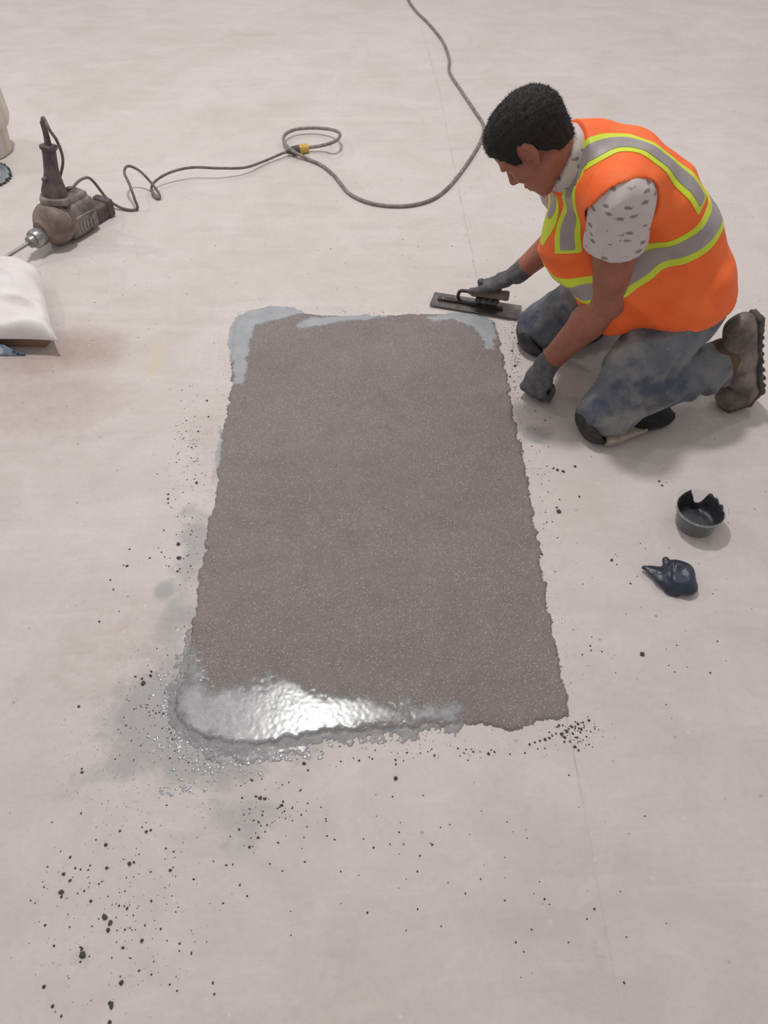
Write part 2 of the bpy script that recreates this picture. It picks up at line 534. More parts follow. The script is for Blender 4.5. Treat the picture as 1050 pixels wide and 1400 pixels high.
def grid_mesh(name, lo, hi, res, zfun, keepfun, attrs=None):
    xs = np.arange(lo[0], hi[0], res); ys = np.arange(lo[1], hi[1], res)
    X, Y = np.meshgrid(xs, ys, indexing='ij')
    r_ = zfun(X, Y); Z, keep = r_[0], r_[1]
    I = np.arange(X.size).reshape(X.shape)
    k = keep[:-1, :-1] | keep[1:, :-1] | keep[1:, 1:] | keep[:-1, 1:]
    f = np.stack([I[:-1, :-1], I[1:, :-1], I[1:, 1:], I[:-1, 1:]], -1)[k]
    used, inv = np.unique(f, return_inverse=True)
    v = np.stack([X, Y, Z], -1).reshape(-1, 3)[used]
    me = mesh_np(name, v, inv.reshape(-1, 4))
    if len(r_) > 2:
        at = me.attributes.new('inset', 'FLOAT', 'POINT'); at.data.foreach_set('value', r_[2].ravel()[used].astype(np.float32))
    return me

patch = empty('mortar_patch', tuple(floor_at(510, 690)), 'big dark grey-brown rectangular patch of gritty mortar freshly laid on the floor', 'floor patch')
def patch_z(X, Y):
    sd, z = patch_profile(X, Y)
    g = (vnoise(X, Y, 230, 8)-.5)*.0014+(vnoise(X, Y, 420, 9)-.5)*.0012+(fbm(X, Y, 9, 3, 4)-.5)*.0012
    return np.where(sd > -.001, z+g*sstep(sd, 0, .008)+.0002, -.002), sd > -.001
m = NT('gritty_mortar'); co = m.coord()
vd = m.voro(300, co); vc = m.voro(300, co, out='Color'); sep = m.n('ShaderNodeSeparateColor'); m.l(vc, sep.inputs[0])
c = m.mix(m.ramp(m.noise(2.2, 5, .6, co), .3, .7), srgb(132, 123, 120), srgb(144, 135, 132))
c = m.mix(m.math('MULTIPLY', m.ramp(m.noise(14, 5, .65, co), .45, .7), .3), c, srgb(108, 99, 97))
c = m.mix(m.math('MULTIPLY', sep.outputs[1], .38), c, srgb(92, 83, 80))
spk = m.math('MULTIPLY', m.ramp(vd, .42, .22), m.math('GREATER_THAN', sep.outputs[0], m.ramp(m.noise(3.5, 3, .6, co), .3, .7, .93, .81)))
c = m.mix(m.math('MULTIPLY', spk, .85), c, srgb(212, 206, 203))  # pale grains; their light colour also stands in for glints
m.color(c); m.rough(m.mix(spk, (.5, .5, .5), (.22, .22, .22))); m.set(Specular_IOR_Level=.45)
m.bump(m.math('ADD', m.math('MULTIPLY', vd, -1.0), m.math('MULTIPLY', m.noise(520, 3, .6, co), .8)), .55, .0022)
lo, hi = PATCH.min(0)-.03, PATCH.max(0)+.03
link_mesh('mortar_bed', grid_mesh('mortar_bed', lo, hi, .0034, patch_z, None), m.m, patch)

# pale blue-grey skim coat trowelled over the far edge
m = NT('skim_coat'); co = m.coord()
m.color(m.mix(m.ramp(m.noise(18, 5, .6, co), .3, .7), srgb(150, 154, 158), srgb(168, 172, 175))); m.rough(.42)
m.bump(m.noise(140, 4), .2, .002)
m.l(m.ramp(m.math('ADD', m.attr('inset'), m.math('MULTIPLY', m.math('SUBTRACT', m.noise(120, 4, .7, co), .5), .02)), -.004, .020), m.b.inputs['Alpha'])
SKM = m.m
for i, P in enumerate(SKIM):
    def skim_z(X, Y, P=P):
        sd = poly_sd(X, Y, P)+(fbm(X, Y, 22, 3, 11+i)-.5)*.026+.007+(fbm(X, Y, 170, 2, 17)-.5)*.012
        _, pz = patch_profile(X, Y)
        z = pz-.0008+.0024*sstep(sd, -.004, .030)+(fbm(X, Y, 60, 3, 6)-.5)*.0009
        return np.where(sd > -.006, z, -.003), sd > -.006, np.where((pz > .003), sd, .1)
    o = link_mesh('skim_coat', grid_mesh('skim_coat', P.min(0)-.04, P.max(0)+.04, .004, skim_z, None), SKM, patch)
    o['label'] = 'smooth pale blue-grey skim coat'

# wet resin pooled over the near left edge
m = NT('wet_resin'); co = m.coord()
m.color(m.mix(m.ramp(m.noise(30, 5, .65, co), .35, .7), srgb(128, 128, 130), srgb(158, 159, 160)))
m.rough(m.ramp(m.noise(13, 5, .65, co), .38, .66, .14, .34)); m.set(Specular_IOR_Level=.9, Coat_Weight=.55, Coat_Roughness=.2)
nb = m.math('ADD', m.noise(290, 4, .65, co), m.math('MULTIPLY', m.noise(75, 3, .6, co), .3))
m.bump(nb, .6, .0022)
m.l(m.ramp(m.math('ADD', m.attr('inset'), m.math('MULTIPLY', m.math('SUBTRACT', m.noise(160, 4, .7, co), .5), .035)), -.002, .050), m.b.inputs['Alpha'])
WET = m.m
m = NT('resin_drop'); m.color(srgb(150, 150, 152)); m.rough(.14); m.set(Specular_IOR_Level=.8, Coat_Weight=.5, Coat_Roughness=.1); m.bump(m.noise(260, 3), .5, .003)
DROP = m.m
def film_z(X, Y):
    sd = poly_sd(X, Y, film_P)+(fbm(X, Y, 30, 4, 21)-.5)*.055+(fbm(X, Y, 150, 2, 23)-.5)*.022+.014
    ps, pz = patch_profile(X, Y)
    ramp_ = PH*sstep(poly_sd(X, Y, PATCH)+(fbm(X, Y, 30, 3, 33)-.5)*.02, -.035, .012)
    z = np.maximum(pz-.0009+.0024*sstep(sd, -.006, .032), np.where(ps < .012, ramp_-.0003+(vnoise(X, Y, 200, 16)-.5)*.0006, -1))+(vnoise(X, Y, 190, 12)-.5)*.0003
    z = np.where(ps < .004, np.maximum(z, .0002+.0007*sstep(sd, -.004, .01)+(vnoise(X, Y, 170, 15)-.5)*.0005), z)
    return np.where(sd > -.006, z, -.003), sd > -.006, np.where((pz > .003), sd, .03)
o = link_mesh('wet_resin_film', grid_mesh('wet_resin_film', film_P.min(0)-.06, film_P.max(0)+.06, .0034, film_z, None), WET, patch)
o['label'] = 'glossy wet resin film'
# spatter of the same resin on the concrete beside it
bm = bmesh.new()
ctr = []
for px, py, rx, ry, n in ((262, 1015, 45, 22, 130), (300, 1050, 55, 14, 40), (250, 1075, 28, 10, 16), (230, 1080, 20, 8, 8), (232, 960, 22, 40, 60), (380, 1032, 50, 10, 36)):
    for k in range(n):
        ctr.append((px+rng.normal()*rx*.55, py+rng.normal()*ry*.55))
for (px, py) in ctr:
    p = floor_at(px, py); r = float(rng.uniform(.0016, .0055)); a0 = rng.uniform(0, pi); st = rng.uniform(1, 2.0)
    top = bm.verts.new((p[0], p[1], r*.3+.0004))
    ring = []
    for j in range(7):
        a = 2*pi*j/7; rr = r*rng.uniform(.75, 1.2); x, y = rr*st*cos(a), rr*sin(a)
        ring.append(bm.verts.new((p[0]+x*cos(a0)-y*sin(a0), p[1]+x*sin(a0)+y*cos(a0), .0002)))
    for j in range(7): bm.faces.new((top, ring[j], ring[(j+1) % 7]))
o = link_mesh('resin_spatter', mesh_bm('resin_spatter', bm, angle=180), DROP, patch); tag(o, kind='stuff')

# ================================================================== crumbs of mortar
CRM = simple('mortar_crumb', srgb(58, 54, 54), srgb(88, 83, 82), 300, .75, .4, 600, .001)
def crumb_mesh(i):
    bm = bmesh.new(); bmesh.ops.create_icosphere(bm, subdivisions=1, radius=1.0)
    for v in bm.verts: v.co *= random.uniform(.7, 1.25)
    for v in bm.verts: v.co.z = max(v.co.z*.62+.42, 0)
    return mesh_bm('crumb', bm, angle=60)
CM = [crumb_mesh(i) for i in range(7)]
for me in CM: me.materials.append(CRM)
LL = [(143, 1254, 9), (148, 1272, 8), (151, 1262, 7), (113, 1306, 10), (112, 1298, 6), (84, 1220, 9), (84, 1226, 6), (87, 1195, 7), (96, 1204, 5), (145, 1155, 6), (146, 1187, 6), (177, 1181, 9),
      (183, 1179, 5), (233, 1190, 7), (200, 1137, 7), (206, 1135, 5), (174, 1242, 6), (194, 1286, 7), (166, 1344, 8), (153, 1375, 9), (150, 1371, 5), (72, 1376, 5), (60, 1349, 6), (207, 1232, 4), (164, 1136, 4),
      (96, 1172, 4), (103, 1187, 4), (111, 1112, 4), (112, 1056, 5), (112, 1051, 4), (227, 1160, 4), (84, 1389, 4), (124, 1232, 5), (150, 1398, 6), (168, 1296, 5), (220, 1270, 4), (262, 1303, 4),
      (291, 1344, 4), (293, 1359, 4), (110, 1295, 4), (62, 1265, 4), (74, 1293, 4), (240, 1198, 3), (160, 1272, 3), (171, 1271, 4), (65, 1185, 3), (83, 1164, 3), (179, 1310, 3), (92, 1228, 3)]
NE = [(356, 1091, 8), (362, 1092, 6), (350, 1089, 6), (385, 1101, 7), (387, 1096, 5), (389, 1109, 4), (416, 1044, 7), (421, 1053, 4), (331, 1091, 5), (327, 1134, 5), (353, 1145, 5), (341, 1158, 5), (380, 1152, 4), (328, 1210, 4),
      (338, 1225, 4), (412, 1114, 4), (318, 1182, 4), (369, 1181, 4), (466, 1041, 4), (491, 1040, 6), (541, 1039, 5), (541, 1064, 8), (541, 1045, 4), (647, 1028, 5), (668, 1031, 6), (676, 1028, 5), (697, 1031, 4), (594, 1034, 4),
      (343, 1066, 4), (345, 1067, 4), (358, 1065, 3), (591, 1155, 5), (589, 1153, 3), (574, 1170, 4), (552, 1154, 3), (533, 1154, 3), (497, 1147, 3)]
LE = [(245, 763, 8), (244, 744, 8), (230, 676, 5), (230, 682, 5), (230, 688, 4), (196, 934, 9), (194, 928, 6), (206, 924, 7), (207, 918, 5), (185, 925, 5), (136, 850, 5), (151, 793, 4), (155, 806, 4), (177, 751, 4),
      (205, 763, 4), (174, 774, 5), (169, 773, 3), (108, 966, 5), (243, 781, 5), (261, 774, 4), (261, 731, 4), (224, 725, 4), (269, 660, 5), (266, 655, 3), (215, 648, 3), (221, 755, 3), (256, 760, 3), (163, 836, 3),
      (271, 590, 4), (262, 612, 4), (250, 600, 3), (285, 570, 4), (283, 548, 4), (255, 575, 3)]
RC = [(764, 992, 6), (775, 1000, 7), (782, 994, 6), (790, 990, 6), (797, 988, 5), (805, 985, 6), (772, 1008, 6), (779, 1014, 5), (786, 1021, 6), (791, 1026, 4), (724, 1018, 6), (731, 1015, 5), (738, 1013, 6), (745, 1011, 6), (751, 1009, 5),
      (768, 1004, 6), (760, 1003, 4), (795, 998, 4), (755, 1006, 4), (783, 1003, 5), (745, 1023, 3), (735, 1024, 3), (807, 883, 5), (808, 889, 4), (796, 895, 4), (823, 891, 4), (809, 871, 3)]
RT = [(764, 700, 9), (761, 694, 5), (762, 643, 7), (770, 645, 6), (756, 641, 4), (786, 638, 5), (765, 683, 4), (792, 679, 5), (878, 895, 8), (836, 766, 6), (862, 798, 4), (741, 758, 5), (901, 658, 5), (905, 664, 4), (843, 772, 3),
      (738, 545, 4), (745, 575, 4), (752, 571, 3), (732, 562, 3), (700, 480, 5), (704, 500, 5), (697, 515, 4), (708, 470, 4), (700, 455, 4)]
groups = ((LL, 'dark mortar crumb strewn over the nearest left part of the floor', 'crumbs over the nearest left floor'),
          (NE, 'dark mortar crumb on the bare floor just in front of the patch', 'crumbs in front of the patch'),
          (LE, 'dark mortar crumb on the floor along the left edge of the patch', 'crumbs along the left patch edge'),
          (RC, 'dark mortar crumb in the row spilled at the near right patch corner', 'crumbs at the near right patch corner'),
          (RT, 'dark mortar crumb on the floor between patch and kneeling worker', 'crumbs right of the patch'))
for L, lab, grp in groups:
    for (x, y, s) in L:
        o = bpy.data.objects.new('mortar_crumb', CM[random.randrange(7)]); COL.objects.link(o)
        o.location = floor_at(x, y)
        q = floor_at(x, y); r = .5*s*np.linalg.norm(q-np.array([0, 0, CAM_H]))/FPX*.72
        o.scale = (r*random.uniform(.8, 1.3), r*random.uniform(.8, 1.3), r*.8)
        o.rotation_euler = (0, 0, random.uniform(0, 6.28))
        tag(o, lab, 'crumb', grp)
# finer grit, too small to pick apart
bm = bmesh.new()
spots = []
for px, py, rx, ry, n in ((170, 1220, 110, 110, 110), (230, 990, 70, 60, 130), (250, 720, 30, 120, 80), (785, 1003, 28, 14, 90), (705, 490, 9, 60, 150), (560, 1030, 140, 12, 45), (740, 700, 20, 150, 60), (450, 430, 120, 6, 90),
                          (380, 1110, 60, 40, 60), (262, 590, 16, 50, 60), (640, 300, 200, 120, 60), (200, 450, 150, 150, 50), (900, 800, 120, 150, 60), (650, 1200, 300, 120, 70), (700, 455, 12, 20, 30)):
    for k in range(n): spots.append((px+rng.normal()*rx*.6, py+rng.normal()*ry*.6))
PS = np.array([floor_at(*q)[:2] for q in spots]); pd = poly_sd(PS[:, 0], PS[:, 1], PATCH)
for (x, y), d in zip(PS, pd):
    if d > -.016: continue
    r = float(rng.uniform(.0009, .0026)); a0 = rng.uniform(0, pi)
    ring = [bm.verts.new((x+r*cos(a0+k*pi/2)*rng.uniform(.7, 1.5), y+r*sin(a0+k*pi/2)*rng.uniform(.7, 1.5), .0002)) for k in range(4)]
    t = bm.verts.new((x, y, r*.9))
    for k in range(4): bm.faces.new((ring[k], ring[(k+1) % 4], t))
o = link_mesh('mortar_grit', mesh_bm('mortar_grit', bm, smooth=False), CRM)
tag(o, 'fine dark mortar grit sprinkled over the pale floor around the patch', 'grit', kind='stuff')

# ================================================================== LOOSE THINGS ON THE FLOOR
# ---- round translucent tub of dark paste
m = NT('clear_plastic'); m.color((.93, .94, .95)); m.rough(.16); m.set(Transmission_Weight=.93, IOR=1.12, Specular_IOR_Level=.5)
CLEAR = m.m
m = NT('dark_paste'); m.color(m.mix(m.ramp(m.noise(40, 5), .35, .65), srgb(38, 39, 44), srgb(56, 58, 64))); m.rough(.38); m.bump(m.noise(90, 5), .4, .003)
PASTE = m.m
tub_c = floor_at(949, 716)
R0, R1, TH = .0525, .0665, .071
tub = empty('plastic_tub', tuple(tub_c), 'clear round plastic tub half full of dark paste standing on the floor', 'tub')
T = Matrix.Translation(Vector(tub_c))
bm = bmesh.new()
wall = []
prof = [(.0, .0012), (R0*.9, .0012), (R0, .004)] + [(R0+(R1-R0)*t, .004+(TH-.004)*t) for t in np.linspace(.08, .93, 10)] + \
       [(R1+.0005, TH*.94), (R1+.004, TH*.945), (R1+.0046, TH*.985), (R1+.003, TH), (R1-.0004, TH), (R1-.0022, TH*.97)] + \
       [(R0-.0016+(R1-R0)*t, .004+(TH-.004)*t) for t in np.linspace(.9, .05, 10)] + [(R0*.9, .0032), (.0, .0032)]
seg = 56; rings = []
for (r, z) in prof:
    if r == 0: rings.append([bm.verts.new((tub_c[0], tub_c[1], z))])
    else: rings.append([bm.verts.new((tub_c[0]+r*cos(2*pi*j/seg), tub_c[1]+r*sin(2*pi*j/seg), z)) for j in range(seg)])
for A, B in zip(rings, rings[1:]):
    for j in range(seg):
        if len(A) == 1: bm.faces.new((A[0], B[j], B[(j+1) % seg]))
        elif len(B) == 1: bm.faces.new((A[j], A[(j+1) % seg], B[0]))
        else: bm.faces.new((A[j], A[(j+1) % seg], B[(j+1) % seg], B[j]))
link_mesh('tub_wall', mesh_bm('tub_wall', bm, angle=50), CLEAR, tub)
# paste clinging to the inside of the wall, torn at the top edge
bm = bmesh.new(); seg = 96
keys = [(-180, .60), (-150, .80), (-120, .86), (-90, .84), (-60, .86), (-35, .86), (-15, .84), (0, .80), (12, .93), (20, .78), (33, .95), (42, .88), (50, .99), (57, .94), (62, .62), (68, .42), (78, .34), (86, .40), (90, .60), (93, .70), (97, .80), (100, 1.0), (108, .97), (125, .93), (150, .9), (175, .86), (180, .84)]
def top_at(a):
    d = math.degrees(a); d = (d+180) % 360-180
    return float(np.interp(d, [k[0] for k in keys], [k[1] for k in keys]))
NR = 12; outer = []; inner = []
for j in range(seg):
    a = 2*pi*j/seg; h = top_at(a)+rng.uniform(-.012, .012)
    co_, ci_ = [], []
    for k in range(NR+1):
        t = h*k/NR
        r = R0+(R1-R0)*t-.0019; z = .004+(TH-.004)*t
        th = .0045*(1-k/NR)**.5+.0008+.0022*vnoise(np.array(a*3.0), np.array(t*9.0), 1.0, 2)*(1-k/NR)
        co_.append(bm.verts.new((tub_c[0]+r*cos(a), tub_c[1]+r*sin(a), z)))
        ci_.append(bm.verts.new((tub_c[0]+(r-th)*cos(a), tub_c[1]+(r-th)*sin(a), z)))
    outer.append(co_); inner.append(ci_)
for j in range(seg):
    q = (j+1) % seg
    for k in range(NR):
        bm.faces.new((outer[j][k], outer[q][k], outer[q][k+1], outer[j][k+1]))
        if k > 2: bm.faces.new((inner[j][k+1], inner[q][k+1], inner[q][k], inner[j][k]))
    bm.faces.new((outer[j][NR], outer[q][NR], inner[q][NR], inner[j][NR]))
prev = [inner[j][3] for j in range(seg)]
for r in (.8, .6, .4, .2):
    cur = [bm.verts.new((tub_c[0]+R0*r*cos(2*pi*j/seg), tub_c[1]+R0*r*sin(2*pi*j/seg), .012+.004*float(fbm(np.array(R0*r*cos(2*pi*j/seg)), np.array(R0*r*sin(2*pi*j/seg)), 60, 3, 1)))) for j in range(seg)]
    for j in range(seg): bm.faces.new((prev[j], prev[(j+1) % seg], cur[(j+1) % seg], cur[j]))
    prev = cur
bm.faces.new(prev)
link_mesh('dark_paste', mesh_bm('dark_paste', bm, angle=70), PASTE, tub)

# ---- crumpled dark navy scrap (peeled resin skin)
m = NT('navy_skin'); m.color(m.mix(m.ramp(m.noise(28, 5), .35, .65), srgb(30, 36, 48), srgb(46, 58, 76))); m.rough(.33); m.bump(m.noise(70, 5), .45, .004)
NAVY = m.m
F = Field(floor_at(915, 800)-V(.11, .09, .02), floor_at(915, 800)+V(.12, .12, .09), .0022)
b0 = lambda px, py, z=.02: floor_at(px, py, z)
F.add(ell(b0(928, 786, .022), (.042, .046, .026)), 0, .012)
F.add(ell(b0(936, 800, .016), (.032, .03, .016)), 0, .012)
fd_ = nrm(b0(914, 786, .02)-b0(879, 776, .012)); fs_ = nrm(np.cross(V(0, 0, 1), fd_))
F.add(ell(b0(901, 782, .019), (.034, .019, .0065), np.stack([fd_, fs_, np.cross(fd_, fs_)])), 0, .006)
F.add(ell(b0(907, 786, .019), (.026, .028, .0065), np.stack([fd_, fs_, np.cross(fd_, fs_)])), 0, .006)
F.add(cone(b0(880, 776, .013), b0(900, 782, .018), .0028, .009), 0, .006)
F.add(cone(b0(900, 793, .006), b0(914, 803, .012), .005, .014), 0, .01)
F.add(cone(b0(910, 766, .030), b0(913, 800, .018), .0085, .010), 0, .006)
F.add(cone(b0(914, 808, .008), b0(926, 812, .006), .008, .008), 0, .006)
F.carve(ell(b0(932, 782, .056), (.030, .032, .018)), 0, .01)
F.carve(cone(b0(921, 762, .044), b0(920, 806, .036), .003, .003), 0, .005)
F.offset(lambda X, Y, Z: .0016*wav(X, Y, Z, 75)-.0016*np.abs(wav(X, Y, Z, 55, 2.0)))
F.clip(lambda X, Y, Z: .0008-Z+0*X+0*Y)
o = link_mesh('crumpled_scrap', F.mesh('crumpled_scrap'), NAVY); tag(o, 'crumpled dark navy scrap with a pointed flap lying on the floor below the tub', 'scrap')

# ---- off-white pail with a loose liner over its rim, at the left edge of the frame
m = NT('pail_plastic'); co = m.coord()
mp = m.n('ShaderNodeMapping'); m.l(co, mp.inputs[0]); mp.inputs['Scale'].default_value = (30, 30, 2.2)
c = m.mix(m.ramp(m.noise(1.0, 4, .6, mp.outputs[0]), .45, .7), srgb(208, 198, 192), srgb(190, 176, 158))
c = m.mix(m.math('MULTIPLY', m.ramp(m.noise(.7, 4, .6, mp.outputs[0]), .58, .72), .6), c, srgb(168, 158, 128))
m.color(c); m.rough(.45); PAIL = m.m
GREYP = simple('grey_plastic', srgb(176, 168, 165), srgb(192, 184, 180), 12, .4, 0)
pc = floor_at(10, 211)+V(-.112, .02, 0)
pail = empty('plastic_pail', tuple(pc), 'off-white plastic pail with mortar streaks at the far left edge', 'pail')
T = Matrix.Translation(Vector(pc))
bm = bmesh.new()
lathe_bm(bm, [(.118, 0), (.124, .004), (.137, .15), (.148, .30), (.152, .338), (.148, .338), (.142, .29), (.122, .02), (.0005, .012)], T, 48)
link_mesh('pail_wall', mesh_bm('pail_wall', bm), PAIL, pail)
bm = bmesh.new()
wob = lambda a, z: .012*sin(7*a+z*20)+.008*sin(13*a+2)
lathe_bm(bm, [(.150, .345), (.157, .343), (.160, .30), (.161, .2), (.162, .15), (.156, .128), (.150, .14), (.154, .2), (.154, .335)], T, 72, wob, close=False)
link_mesh('pail_liner', mesh_bm('pail_liner', bm), PAIL, pail)
for sg in (0, 1):
    bm = bmesh.new()
    a = -.9+pi*sg
    M = frame(pc+V(.163*cos(a), .163*sin(a), .315), (0, 0, 1), (cos(a), sin(a), 0))
    lathe_bm(bm, [(.016, -.005), (.016, .006), (.010, .012), (.0005, .012)], M, 16)
    link_mesh('handle_ear', mesh_bm('handle_ear', bm), GREYP, pail)
bm = bmesh.new()
A = pc+V(.172*cos(-.9), .172*sin(-.9), .315); B = pc-V(.172*cos(-.9), .172*sin(-.9), -.315); mid_ = (A+B)/2+V(-.13, -.07, .1)
tube_bm(bm, spline([A, A*.8+mid_*.2+V(-.03, -.03, .03), mid_, B*.8+mid_*.2+V(-.03, -.03, .03), B], 10), .0028, 8)
link_mesh('bail_handle', mesh_bm('bail_handle', bm), simple('wire', srgb(120, 115, 112), srgb(140, 135, 132), 20, .35, 0, metallic=.8), pail)

# ---- round lid with a torn toothed rim
lc = floor_at(-22, 245)
lid = empty('pail_lid', tuple(lc), 'round blue-grey lid with a torn dark toothed rim at the left edge', 'lid')
m = NT('lid_plastic'); m.color(m.mix(m.ramp(m.noise(25, 4), .4, .6), srgb(120, 130, 135), srgb(140, 148, 152))); m.rough(.4); LIDM = m.m
M = frame(lc, (1, 0, 0), (.05, -.06, 1))
bm = bmesh.new()
lathe_bm(bm, [(.112, .004), (.114, .016), (.108, .019), (.098, .019), (.095, .014), (.082, .013), (.079, .017), (.066, .017), (.063, .012), (.05, .012), (.047, .015), (.0005, .015), (.0005, .006)], M, 56, close=False)
link_mesh('lid_disc', mesh_bm('lid_disc', bm, angle=30), LIDM, lid)
bm = bmesh.new()
nt = 34
for k in range(nt):
    a = 2*pi*k/nt; da = 2*pi/nt*.36
    w = random.uniform(.010, .017); up = random.uniform(.016, .026)
    ps = [(.110, a-da, .002), (.110+w, a-da*.6, .002), (.110+w, a+da*.6, .002), (.110, a+da, .002), (.110, a-da, up-.004), (.110+w*.9, a-da*.5, up), (.110+w*.9, a+da*.5, up), (.110, a+da, up-.004)]
    vs = [bm.verts.new(M @ Vector((r*cos(t), r*sin(t), z))) for r, t, z in ps]
    for q in ((0, 3, 2, 1), (4, 5, 6, 7), (0, 1, 5, 4), (1, 2, 6, 5), (2, 3, 7, 6), (3, 0, 4, 7)): bm.faces.new([vs[i] for i in q])
lathe_bm(bm, [(.106, .0015), (.115, .0015), (.117, .012), (.1095, .012)], M, 56, close=False)
link_mesh('toothed_rim', mesh_bm('toothed_rim', bm, smooth=False), simple('dark_rim', srgb(58, 62, 64), srgb(100, 104, 104), 60, .5, .2), lid)

# ---- white woven sack on a flat brown slab, blue and white wrapper in front
m = NT('white_weave'); co = m.coord()
m.color(m.mix(m.ramp(m.noise(9, 4, .6, co), .4, .62), srgb(226, 220, 219), srgb(236, 232, 231))); m.rough(.5)
w1 = m.n('ShaderNodeTexWave'); w1.inputs['Scale'].default_value = 130; m.l(co, w1.inputs[0])
m.bump(m.math('ADD', m.math('MULTIPLY', w1.outputs['Fac'], .15), m.noise(16, 5, .55, co, .8)), .3, .012); WEAVE = m.m
c0 = floor_at(72, 462); c1 = floor_at(50, 366, .07)
ang = atan2(c1[1]-c0[1], c1[0]-c0[0])
def sack(name, x1, y0, y1, length, z0, z1, mat, lab, cat, skew, noise, seed, corner=0.0):
    """a flat filled bag: right edge from (x1,y0) leaning by skew to (x1-skew,y1); runs off to the left"""
    n, mm = 70, 56
    v = []; q = []
    U = np.linspace(-1, 1, n); W = np.linspace(-1, 1, mm)
    u, w = np.meshgrid(U, W, indexing='ij')
    edge = 1-np.maximum(np.abs(u), np.abs(w))
    pinch = (1-np.abs(u)**14)*(1-np.abs(w)**9)
    prof_ = np.clip(pinch, 0, 1)**.5
    y = y0+(y1-y0)*(w+1)/2
    x = x1-skew*(w+1)/2-length*(1-(u+1)/2)
    x = x+corner*np.clip(u, 0, 1)**6*np.clip(-w, 0, 1)**6
    y = y-corner*.6*np.clip(u, 0, 1)**6*np.clip(-w, 0, 1)**6
    x = x-.03*(1-np.abs(w)**2)*0
    hz = (fbm(x, y, 4.5, 3, seed)-.5)*noise+(np.abs(fbm(x*.45+y, y-.6*x, 6, 2, seed+3)-.5))*-noise*1.5
    top = z0+(z1-z0)*prof_*(1+hz*3)+.004
    bot = z0+(z1-z0)*.10*(1-prof_)
    I = np.arange(n*mm).reshape(n, mm)
    V1 = np.stack([x, y, top], -1).reshape(-1, 3); V2 = np.stack([x, y, np.minimum(bot, top-.003)], -1).reshape(-1, 3)
    f1 = np.stack([I[:-1, :-1], I[1:, :-1], I[1:, 1:], I[:-1, 1:]], -1).reshape(-1, 4); f2 = f1[:, ::-1]+n*mm
    rim = np.concatenate([I[:, 0], I[-1, 1:], I[-2::-1, -1], I[0, -2:0:-1]])
    r2 = np.roll(rim, -1)
    f3 = np.stack([rim, rim+n*mm, r2+n*mm, r2], -1)
    me = mesh_np(name, np.concatenate([V1, V2]), np.concatenate([f1, f2, f3]))
    o = link_mesh(name, me, mat); return tag(o, lab, cat)
SLABZ = .055
pS = floor_at(71, 457, .075); pN = floor_at(53, 366, .075)
sack('woven_sack', pS[0], pS[1], pN[1], .62, SLABZ, SLABZ+.076, WEAVE, 'crumpled white woven sack lying on a flat brown slab at the left edge', 'sack', pS[0]-pN[0], .34, 31, .02)
BROWN = simple('slab_brown', srgb(128, 100, 84), srgb(146, 116, 98), 14, .8, .3, 60, .004)
e0 = floor_at(75, 474); e1 = floor_at(62, 420)
bm = bmesh.new()
Lb, Db = .60, .07
M = frame(V(e0[0]-Lb/2-.022, e0[1]+Db/2+.006, SLABZ/2), (1, -.03, 0), (0, 0, 1))
box_bm(bm, M, Lb, Db, SLABZ, .008, 2)  # slab added for the brown strip under the sack's overhang
bmesh.ops.subdivide_edges(bm, edges=list(bm.edges), cuts=5, use_grid_fill=True)
for v in bm.verts:
    k = float(fbm(np.array(v.co.x), np.array(v.co.y+v.co.z), 22, 3, 4))-.5
    v.co.y += k*.012; v.co.x += min(k, 0)*.01
    if v.co.z < .01: v.co.z = max(v.co.z, 0)
o = link_mesh('brown_slab', mesh_bm('brown_slab', bm), BROWN); tag(o, 'flat brown slab on the floor under the white woven sack', 'bag')
# printed wrapper
m = NT('blue_print'); co = m.coord()
n1_ = m.voro(34, co, out='Distance'); n2_ = m.noise(26, 3, .5, co, 2.0)
c = m.mix(m.ramp(n2_, .47, .5), srgb(48, 74, 104), srgb(206, 216, 226)); c = m.mix(m.math('MULTIPLY', m.ramp(n1_, .45, .52), .7), c, srgb(104, 142, 178))
m.color(c); m.rough(.3); BLUE = m.m
w0 = floor_at(35, 487); n = 40
u, w = np.meshgrid(np.linspace(0, 1, n), np.linspace(0, 1, n), indexing='ij')
x = w0[0]-.30*u-.07*w*(1-u)*0-.075*w; y = w0[1]+.002+.032*w*(.25+.75*np.clip(u*2.2, 0, 1))
z = .006+.062*np.clip(w, 0, 1)**.7*np.clip(u*4.5, 0, 1)**.8*(.55+.9*fbm(x, y, 24, 3, 8))+.006*fbm(x, y, 60, 2, 9)
z = np.minimum(z*1.35, .050+.004*fbm(x, y, 60, 2, 9))
I = np.arange(n*n).reshape(n, n)
f1 = np.stack([I[:-1, :-1], I[1:, :-1], I[1:, 1:], I[:-1, 1:]], -1).reshape(-1, 4)
V1 = np.stack([x, y, z], -1).reshape(-1, 3); V2 = V1.copy(); V2[:, 2] = .0006
rim = np.concatenate([I[:, 0], I[-1, 1:], I[-2::-1, -1], I[0, -2:0:-1]]); r2 = np.roll(rim, -1)
o = link_mesh('printed_wrapper', mesh_np('printed_wrapper', np.concatenate([V1, V2]), np.concatenate([f1, f1[:, ::-1]+n*n, np.stack([rim, rim+n*n, r2+n*n, r2], -1)])), BLUE)
tag(o, 'crumpled blue and white printed wrapper in front of the flat brown slab', 'wrapper')

